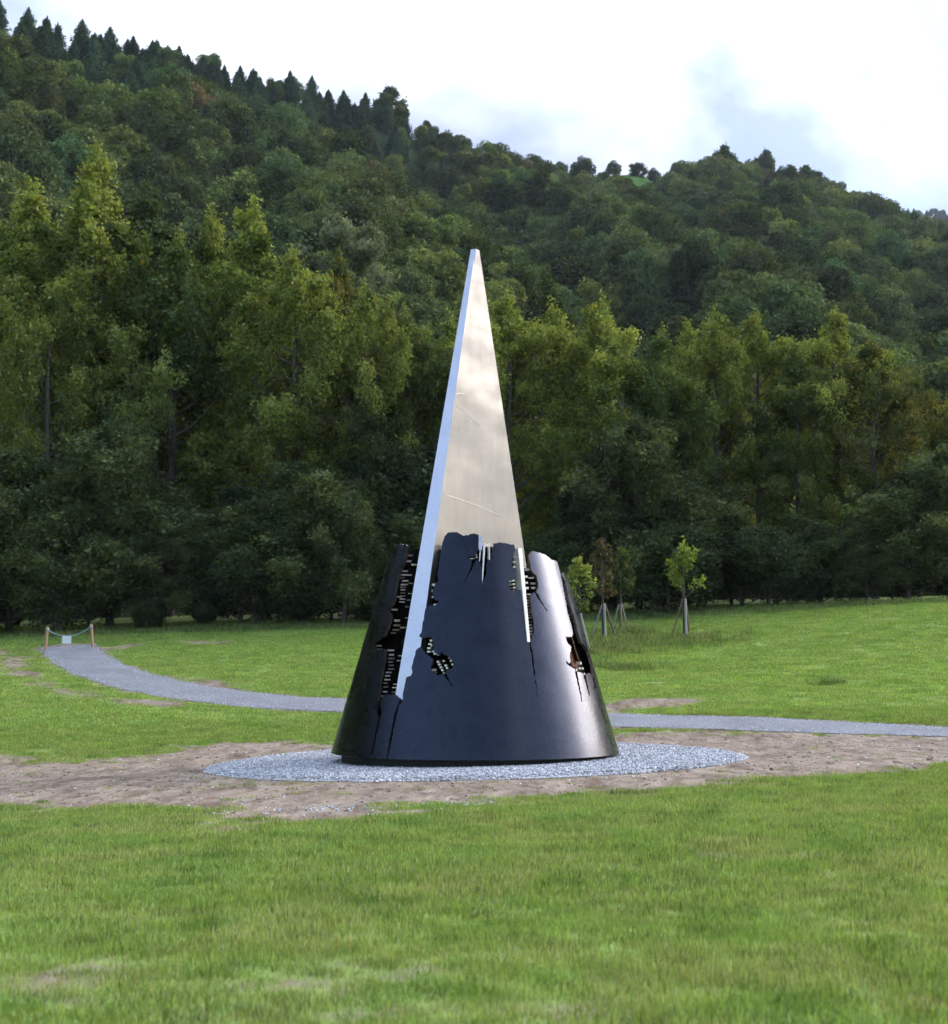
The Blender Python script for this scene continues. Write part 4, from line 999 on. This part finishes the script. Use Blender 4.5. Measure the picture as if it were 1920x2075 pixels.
# low scrub in front of the trunks
for k in range(30):
    x = -21.5 + 43 * (k + random.uniform(-0.45, 0.45)) / 29; y = random.uniform(59.0, 63.0) + (0.8 if x > 12 else 0)
    o = plant('low_shrub', UND['low'], x, y, random.uniform(1.0, 3.3), 4, 'low dark shrub in the row along the foot of the woods', 'shrub', 'low shrubs along the foot of the woods', random.uniform(0, 6.28), random.uniform(0.9, 1.5))
# the pale round tree on the lower slope and single trees on the skyline
def hill_plant(name, meshes, u, v, dist, H, H0, label, cat, wide=1.0, rz=0.0, group=None):
    us, vs_ = D(u, v); d = ray(us, vs_); a = math.atan2(d[0], d[1]); tanE = d[2] / math.hypot(d[0], d[1])
    z = EYE[2] + tanE * dist - H
    o = tag(empty(name, (dist * math.sin(a), dist * math.cos(a), z), (0, 0, rz)), label, cat, group)
    s = H / H0
    for nm, me_ in (('trunk', meshes[0]), ('crown', meshes[1])):
        c = link(nm, me_, o); c.scale = (s * wide, s * wide, s)
    return o
hill_plant('pale_tree', UND['pale'], 662, 440, 108, 14, 15, 'pale silvery round tree above the left poplars', 'tree', 0.95)
sk = grow(301, 12, lambda t: 3.4 * (0.25 + 0.75 * math.sin(math.pi * min(1, max(0.0, t)))), 0.28, 'dark', 22, 0.6, 8, 40, 0.34, 0.5, 0.4, name='skyline')
for u, v, H, wd, lab in ((762, 172, 11, 1.2, 'dark bushy oak breaking the skyline above the blade'), (1412, 286, 13, 1.0, 'tallest round-topped tree on the right skyline'),
                         (1494, 295, 12, 1.0, 'round-topped tree on the right skyline with a gap on both sides'), (1570, 326, 12, 1.25, 'wide flat-topped tree on the falling right skyline'),
                         ):
    us, vs_ = D(u, v); d = ray(us, vs_); a = math.atan2(d[0], d[1])
    hill_plant('skyline_tree', sk, u, v, float(crest_d(a)) + 2, H, 12, lab, 'tree', wd, rz=u * 0.37, group='single trees on the skyline')

us, vs_ = D(1243, 309); d = ray(us, vs_); a = math.atan2(d[0], d[1])
sb = hill_plant('skyline_bush', UND['low'], 1243, 313, float(crest_d(a)) - 3, 3.6, 4, 'small dark bush on the bright clearing of the crest', 'bush', 1.3)
sb.location.z = float(hill_z(a, float(crest_d(a)) - 3)) - 0.5

# ------------------------------------------------------------------ young staked trees
def young(seed, u, v_base, v_stake, v_top, crown_px, y, kind, stakes, label, yellow=0.0):
    x = (u - CU) / FPX * y; gz_ = float(ground_z(x, y))
    d = ray(u, v_base); y = y  # foot distance
    px = y / FPX
    Hs = (v_base - v_stake) * px; H = (v_base - v_top) * px; cw = crown_px * px / 2
    o = tag(empty('young_tree', (x, y, gz_)), label, 'young tree', 'staked young trees')
    lo = 0.42
    tr, cr = grow(seed, H, lambda t: cw * (0.35 + 0.65 * math.sin(math.pi * min(1, max(0, (t - 0.30) / 0.72)))), 0.03, kind, 12, 0.85, 5, 11, 0.095, 0.11, lo, name='young', wob=0.012, second=0.5, yellow=yellow)
    link('trunk', tr, o); link('crown', cr, o)
    for (dx, dy, top_dx, mt, th_) in stakes:
        mb = MB(); p0 = np.array([dx, dy, float(ground_z(x + dx, y + dy)) - gz_ - 0.15]); p1 = np.array([top_dx, dy * 0.08, Hs])
        mb.tube(np.linspace(p0, p1, 5), th_, 8); link('stake', mb.mesh('stake', [M[mt]], True), o)
    return o
young(401, 1384, 1267, 1188, 1078, 74, 51.5, 'fresh', [(0.03, -0.25, 0.05, 'stake_grey', 0.043), (-0.48, 0.1, -0.03, 'stake_brown', 0.031), (0.25, 0.35, 0.06, 'stake_brown', 0.031)], 'lone young tree with bright green crown, staked in the meadow')
young(402, 1221, 1270, 1196, 1066, 52, 51.5, 'rust', [(0.04, -0.25, 0.03, 'stake_grey', 0.043), (-0.5, 0.1, -0.03, 'stake_grey', 0.031), (0.5, 0.2, 0.05, 'stake_brown', 0.031)], 'staked young tree with reddish brown crown', 0.12)
young(403, 1256, 1257, 1202, 1092, 48, 54.0, 'olive', [(0.0, -0.2, 0.0, 'stake_brown', 0.038), (-0.38, 0.15, -0.05, 'stake_grey', 0.031), (0.3, 0.2, 0.04, 'stake_grey', 0.031)], 'staked olive-green young tree just behind the reddish one', 0.08)
young(404, 1172, 1287, 1210, 1103, 66, 48.5, 'poplar', [(0.36, -0.2, 0.03, 'stake_grey', 0.043), (0.2, 0.25, 0.0, 'stake_brown', 0.034), (-0.3, 0.1, 0.0, 'stake_brown', 0.031)], 'staked green young tree half hidden by the right shoulder of the cone')

# ------------------------------------------------------------------ rope barrier with sign at the end of the path
pa, pb = ground_hit(92, 1318), ground_hit(188, 1313)
yb = 0.5 * (pa[1] + pb[1]); pxm = yb / FPX
cx = 0.5 * (pa[0] + pb[0]); zc = float(ground_z(cx, yb))
br = tag(empty('rope_barrier', (cx, yb, zc)), 'two wooden posts with a slack rope across the gravel path', 'barrier')
def post(p, hpx, lean):
    mb = MB(); h = hpx * pxm
    base = np.array([p[0] - cx, p[1] - yb, float(ground_z(p[0], p[1])) - zc])
    zz = np.array([-0.3, 0.0, 0.4 * h, 0.8 * h, h - 0.012, h])
    pts_ = base + np.column_stack([lean * zz, 0 * zz, zz])
    mb.tube(pts_, [0.052, 0.052, 0.05, 0.05, 0.049, 0.036], 12)
    link('post', mb.mesh('post', [M['post']], True), br); return pts_[-1]
ta = post(pa, 47, 0.06); tb = post(pb, 48, -0.09)
ta = ta - [0, 0.055, 0.09]; tb = tb - [0, 0.055, 0.10]
sag = 15.5 * pxm
s_ = np.linspace(0, 1, 33); rp = ta + (tb - ta) * s_[:, None]; rp[:, 2] -= sag * (1 - (2 * s_ - 1) ** 2) + 0.012 * np.sin(s_ * 40) * 0
mb = MB(); mb.tube(rp, 0.013, 7)
for p_, tp in ((pa, ta), (pb, tb)):                                   # the rope is wound round each post
    th_ = np.linspace(0, 4 * math.pi, 40); mb.tube(np.column_stack([tp[0] + 0.062 * np.sin(th_), tp[1] + 0.055 - 0.062 * np.cos(th_), tp[2] + 0.03 * th_ / 12 - 0.015]), 0.012, 6)
link('rope', mb.mesh('rope', [M['rope']], True), br)
mid = rp[16] + np.array([cx, yb, zc]); W_, H_ = 18.0 * pxm, 15 * pxm
mid = mid + np.array([-0.06, -0.02, 0])
sg = tag(empty('sign', tuple(mid)), 'small blank white sign hanging from the rope barrier', 'sign', None)
sg.rotation_euler = (0.05, R(2.0), R(4))
mb = MB(); mb.box((0, 0, -H_ / 2 - 0.012), (W_ / 2, 0.004, H_ / 2)); link('board', mb.mesh('board', [M['paper']], False), sg)
for s in (-0.7, 0.7):
    mb = MB(); th_ = np.linspace(0, 2 * math.pi, 14); mb.tube(np.column_stack([np.full(14, s * W_ / 2), 0.022 + 0.022 * np.cos(th_), -0.012 + 0.024 * np.sin(th_)]), 0.003, 5, False)
    link('tie', mb.mesh('tie', [M['rope']], True), sg)

# ------------------------------------------------------------------ grass, weeds and stones
def tuft(seed, nbl, rad, h0, h1, wd, cols, lean=0.45):
    r = np.random.default_rng(seed)
    ang = r.uniform(0, 2 * np.pi, nbl); q = rad * np.sqrt(r.uniform(0, 1, nbl))
    base = np.column_stack([q * np.cos(ang), q * np.sin(ang), np.full(nbl, -0.006)])
    h = r.uniform(h0, h1, nbl); la = r.uniform(0, 2 * np.pi, nbl); le = np.abs(r.normal(size=nbl)) * lean
    dv = np.column_stack([np.cos(la), np.sin(la), np.zeros(nbl)]); wv = np.column_stack([-np.sin(la + 0.6), np.cos(la + 0.6), np.zeros(nbl)])
    w2 = wd * r.uniform(0.7, 1.3, nbl)[:, None]
    midp_ = base + dv * (h * le * 0.3)[:, None] + np.array([0, 0, 1]) * (h * 0.55)[:, None]
    tip = base + dv * (h * le)[:, None] + np.array([0, 0, 1]) * (h * np.sqrt(np.maximum(0.15, 1 - le ** 2 * 0.6)))[:, None]
    V_ = np.stack([base - wv * w2, base + wv * w2, midp_ + wv * w2 * 0.7, midp_ - wv * w2 * 0.7, tip], 1)
    k = np.arange(nbl)[:, None] * 5
    Fq = k + np.array([0, 1, 2, 3]); Ft = k + np.array([3, 2, 4])
    c = np.array(cols)[r.integers(0, len(cols), nbl)] * (1 + 0.26 * r.normal(size=(nbl, 1)))
    return mesh_np('tuft', V_.reshape(-1, 3), [Fq, Ft], [M['grass']], False, np.repeat(np.clip(c, 0.005, 1), 5, 0))
g1 = [(0.195, 0.290, 0.062), (0.225, 0.322, 0.068), (0.172, 0.260, 0.060), (0.265, 0.322, 0.088)]
g2 = [(0.208, 0.308, 0.064), (0.252, 0.332, 0.080), (0.300, 0.305, 0.125)]
dry = [(0.32, 0.26, 0.16), (0.26, 0.21, 0.12), (0.17, 0.20, 0.05), (0.13, 0.19, 0.035)]
drk = [(0.070, 0.125, 0.022), (0.095, 0.150, 0.028), (0.120, 0.170, 0.030)]
tufts = [tuft(1, 60, 0.16, 0.03, 0.075, 0.0028, g1), tuft(2, 60, 0.16, 0.035, 0.085, 0.0028, g1), tuft(3, 55, 0.16, 0.03, 0.08, 0.0028, g2), tuft(4, 40, 0.15, 0.02, 0.06, 0.002, dry),
         tuft(5, 55, 0.14, 0.04, 0.11, 0.0025, drk), tuft(6, 70, 0.3, 0.03, 0.075, 0.006, [tuple(1.18 * v for v in c) for c in g1]), tuft(7, 70, 0.3, 0.03, 0.075, 0.006, [tuple(1.15 * v for v in c) for c in g2[:2]]), tuft(8, 60, 0.22, 0.10, 0.30, 0.006, drk + g1[:2] + dry[:1], 0.6)]
tcol = source_collection('grass_tuft', tufts)
r = np.random.default_rng(5)
def field(n, y0, y1, margin=1.0):
    y = np.sqrt(r.uniform(y0 * y0, y1 * y1, n)); x = r.uniform(-1, 1, n) * (y * 0.335 + margin); return x, y
def keep_grass(x, y):
    d_ = dirt_amount(x, y)
    k = r.uniform(size=len(x)) > np.clip((d_ - 0.12) * 1.25, 0, 0.985)
    k &= np.hypot(x - SX, y - SY) > BED_R + 0.15
    k &= seg_dist(x, y, PATH) > PATH_W + 0.10
    return k, d_
x, y = field(40000, 5.2, 26.5)
x2, y2 = field(26000, 22, 36)
x, y = np.concatenate([x, x2]), np.concatenate([y, y2])
k, d_ = keep_grass(x, y); x, y, d_ = x[k], y[k], d_[k]
pn = fbm(x / 0.9, y / 0.9, 81, 3); pick = r.uniform(size=len(x))
idx = np.where(pn > 0.57, 2, np.where(pn < 0.43, 1, 0)); idx = np.where(pick < 0.13 + 0.25 * sstep(0.5, 0.7, fbm(x / 1.1, y / 0.8, 87, 3)) + 0.5 * d_, 3, idx); idx = np.where(pick > 0.95, 4, idx)
s_ = r.uniform(0.7, 1.25, len(x)) * (1 - 0.35 * d_) * (0.75 + 0.5 * fbm(x / 1.6, y / 1.6, 85, 2))
ga = scatter('grass', np.column_stack([x, y, ground_z(x, y)]), r.uniform(0, 6.28, len(x)), s_, idx, tcol)
tag(ga, 'short bright green lawn grass round the sculpture', 'grass')
x, y = field(42000, 33, 63, 3.0)
k, d_ = keep_grass(x, y); x, y, d_ = x[k], y[k], d_[k]
pn = fbm(x / 2.5, y / 2.5, 91, 3); idx = np.where(pn > 0.52, 6, 5); s_ = r.uniform(0.7, 1.2, len(x)) * (1 - 0.3 * d_)
gb = scatter('meadow_grass', np.column_stack([x, y, ground_z(x, y)]), r.uniform(0, 6.28, len(x)), s_, idx, tcol)
tag(gb, 'far meadow grass between the path and the woods', 'grass')
# taller weeds round the young trees and along the wood's edge
wx, wy = [], []
for cx_, cy_, n_, sx_, sy_ in ((7.2, 51.2, 130, 0.9, 0.6), (4.4, 51.0, 150, 1.1, 0.7), (5.2, 53.5, 120, 0.9, 0.6), (3.6, 48.2, 120, 0.9, 0.6), (5.6, 49.6, 130, 1.3, 0.6), (4.4, 44.5, 70, 0.7, 0.35), (9.6, 40.5, 16, 0.3, 0.2)):
    wx.append(r.normal(cx_, sx_, n_)); wy.append(r.normal(cy_, sy_, n_))
wx.append(r.uniform(-21, 22, 1300)); wy.append(r.uniform(57.4, 60.5, 1300))
x, y = np.concatenate(wx), np.concatenate(wy)
wd_ = scatter('weeds', np.column_stack([x, y, ground_z(x, y)]), r.uniform(0, 6.28, len(x)), r.uniform(0.5, 1.15, len(x)), np.full(len(x), 7), tcol)
tag(wd_, 'longer rough grass round the young trees and along the wood', 'weeds')
# gravel stones
def stone(seed):
    r_ = np.random.default_rng(seed)
    ph = (1 + 5 ** 0.5) / 2
    V_ = np.array([(-1, ph, 0), (1, ph, 0), (-1, -ph, 0), (1, -ph, 0), (0, -1, ph), (0, 1, ph), (0, -1, -ph), (0, 1, -ph), (ph, 0, -1), (ph, 0, 1), (-ph, 0, -1), (-ph, 0, 1)], float) / 1.9
    F_ = [(0, 11, 5), (0, 5, 1), (0, 1, 7), (0, 7, 10), (0, 10, 11), (1, 5, 9), (5, 11, 4), (11, 10, 2), (10, 7, 6), (7, 1, 8), (3, 9, 4), (3, 4, 2), (3, 2, 6), (3, 6, 8), (3, 8, 9), (4, 9, 5), (2, 4, 11), (6, 2, 10), (8, 6, 7), (9, 8, 1)]
    V_ = V_ * (1 + 0.25 * r_.normal(size=(12, 1))) * np.array([1, r_.uniform(0.6, 0.9), r_.uniform(0.45, 0.75)])
    g = r_.uniform(0.20, 0.62); c = np.array([g * 1.0, g * 0.995, g * 1.02]) * 1.02
    return mesh_np('stone', V_, np.array(F_), [M['stones']], False, np.repeat(c[None], 12, 0))
m, t, o = mat('loose_stone'); b = N(t, 'ShaderNodeBsdfPrincipled', i_Roughness=0.9); a_ = N(t, 'ShaderNodeAttribute', attribute_name='Col')
oi = N(t, 'ShaderNodeObjectInfo'); mr = N(t, 'ShaderNodeMapRange', i_3=0.6, i_4=1.25); L(t, oi, 'Random', mr, 'Value')
hs = N(t, 'ShaderNodeHueSaturation'); L(t, a_, 'Color', hs, 'Color'); L(t, mr, 'Result', hs, 'Value'); L(t, hs, 'Color', b, 'Base Color'); L(t, b, 'BSDF', o, 'Surface'); M['stones'] = m
scol = source_collection('gravel_stone', [stone(k) for k in range(9)])
n = 52000; q = BED_R * np.sqrt(r.uniform(0.20, 1.0, n)); th = r.uniform(0, 2 * np.pi, n)
q = q + (r.uniform(size=n) < 0.03) * np.abs(r.normal(size=n)) * 0.12
x, y = SX + q * np.sin(th), SY - q * np.cos(th)
gs_ = scatter('gravel', np.column_stack([x, y, ground_z(x, y) + 0.043 * sstep(BED_R, BED_R - 0.2, q) + 0.008]), r.uniform(0, 6.28, n), r.uniform(0.010, 0.025, n), r.integers(0, 9, n), scol, r.uniform(-0.6, 0.6, (n, 2)))
tag(gs_, 'loose pale grey gravel round the foot of the cone', 'gravel')
n = 10000; i_ = r.integers(0, len(P), n); k_ = r.uniform(-1, 1, n) * PATH_W * 1.02
x = P[i_, 0] + nrm[i_, 0] * k_ + r.normal(size=n) * 0.1; y = P[i_, 1] + nrm[i_, 1] * k_ + r.normal(size=n) * 0.1
pg = scatter('path_stones', np.column_stack([x, y, ground_z(x, y) + 0.022]), r.uniform(0, 6.28, n), r.uniform(0.008, 0.020, n), r.integers(0, 9, n), scol, r.uniform(-0.6, 0.6, (n, 2)))
tag(pg, 'fine loose gravel on the curving path', 'gravel')
# clods, pebbles and spilled gravel on the bare soil
x, y = field(60000, 13, 34, 1.0); d_ = dirt_amount(x, y)
k = (d_ > 0.6) & (np.hypot(x - SX, y - SY) > BED_R + 0.1) & (r.uniform(size=len(x)) < 0.025); x, y = x[k], y[k]
sx_ = np.concatenate([r.normal(G([(905, 1632)])[0][0], 0.55, 260), r.normal(G([(650, 1640)])[0][0], 0.35, 90), r.normal(1.0, 0.9, 60) - 3])
sy_ = np.concatenate([r.normal(G([(905, 1632)])[0][1], 0.16, 260), r.normal(G([(650, 1640)])[0][1], 0.25, 90), r.normal(18.4, 0.5, 60)])
x, y = np.concatenate([x, sx_]), np.concatenate([y, sy_])
pb_ = scatter('pebbles', np.column_stack([x, y, ground_z(x, y) + 0.004]), r.uniform(0, 6.28, len(x)), r.uniform(0.007, 0.024, len(x)), r.integers(0, 9, len(x)), scol, r.uniform(-0.6, 0.6, (len(x), 2)))
tag(pb_, 'scattered pebbles on the bare soil round the bed', 'pebbles')
mcl = MB()
clod_m = simple('soil_clod', (0.19, 0.135, 0.10), 0.95, var=0.4, nscale=20)
M['stones_keep'] = M['stones']; M['stones'] = clod_m
ccol = source_collection('soil_clod', [stone(50 + k) for k in range(5)])
x, y = field(80000, 13, 34, 1.0); d_ = dirt_amount(x, y)
k = (d_ > 0.55) & (np.hypot(x - SX, y - SY) > BED_R + 0.05) & (seg_dist(x, y, PATH) > PATH_W) & (r.uniform(size=len(x)) < 0.28 * fbm(x / 1.5, y / 0.5, 66, 3)); x, y = x[k], y[k]
cb_ = scatter('soil_clods', np.column_stack([x, y, ground_z(x, y) - 0.004]), r.uniform(0, 6.28, len(x)), np.exp(r.normal(-4.1, 0.45, len(x))), r.integers(0, 5, len(x)), ccol, r.uniform(-0.4, 0.4, (len(x), 2)))
tag(cb_, 'crumbled brown soil round the gravel bed', 'soil')
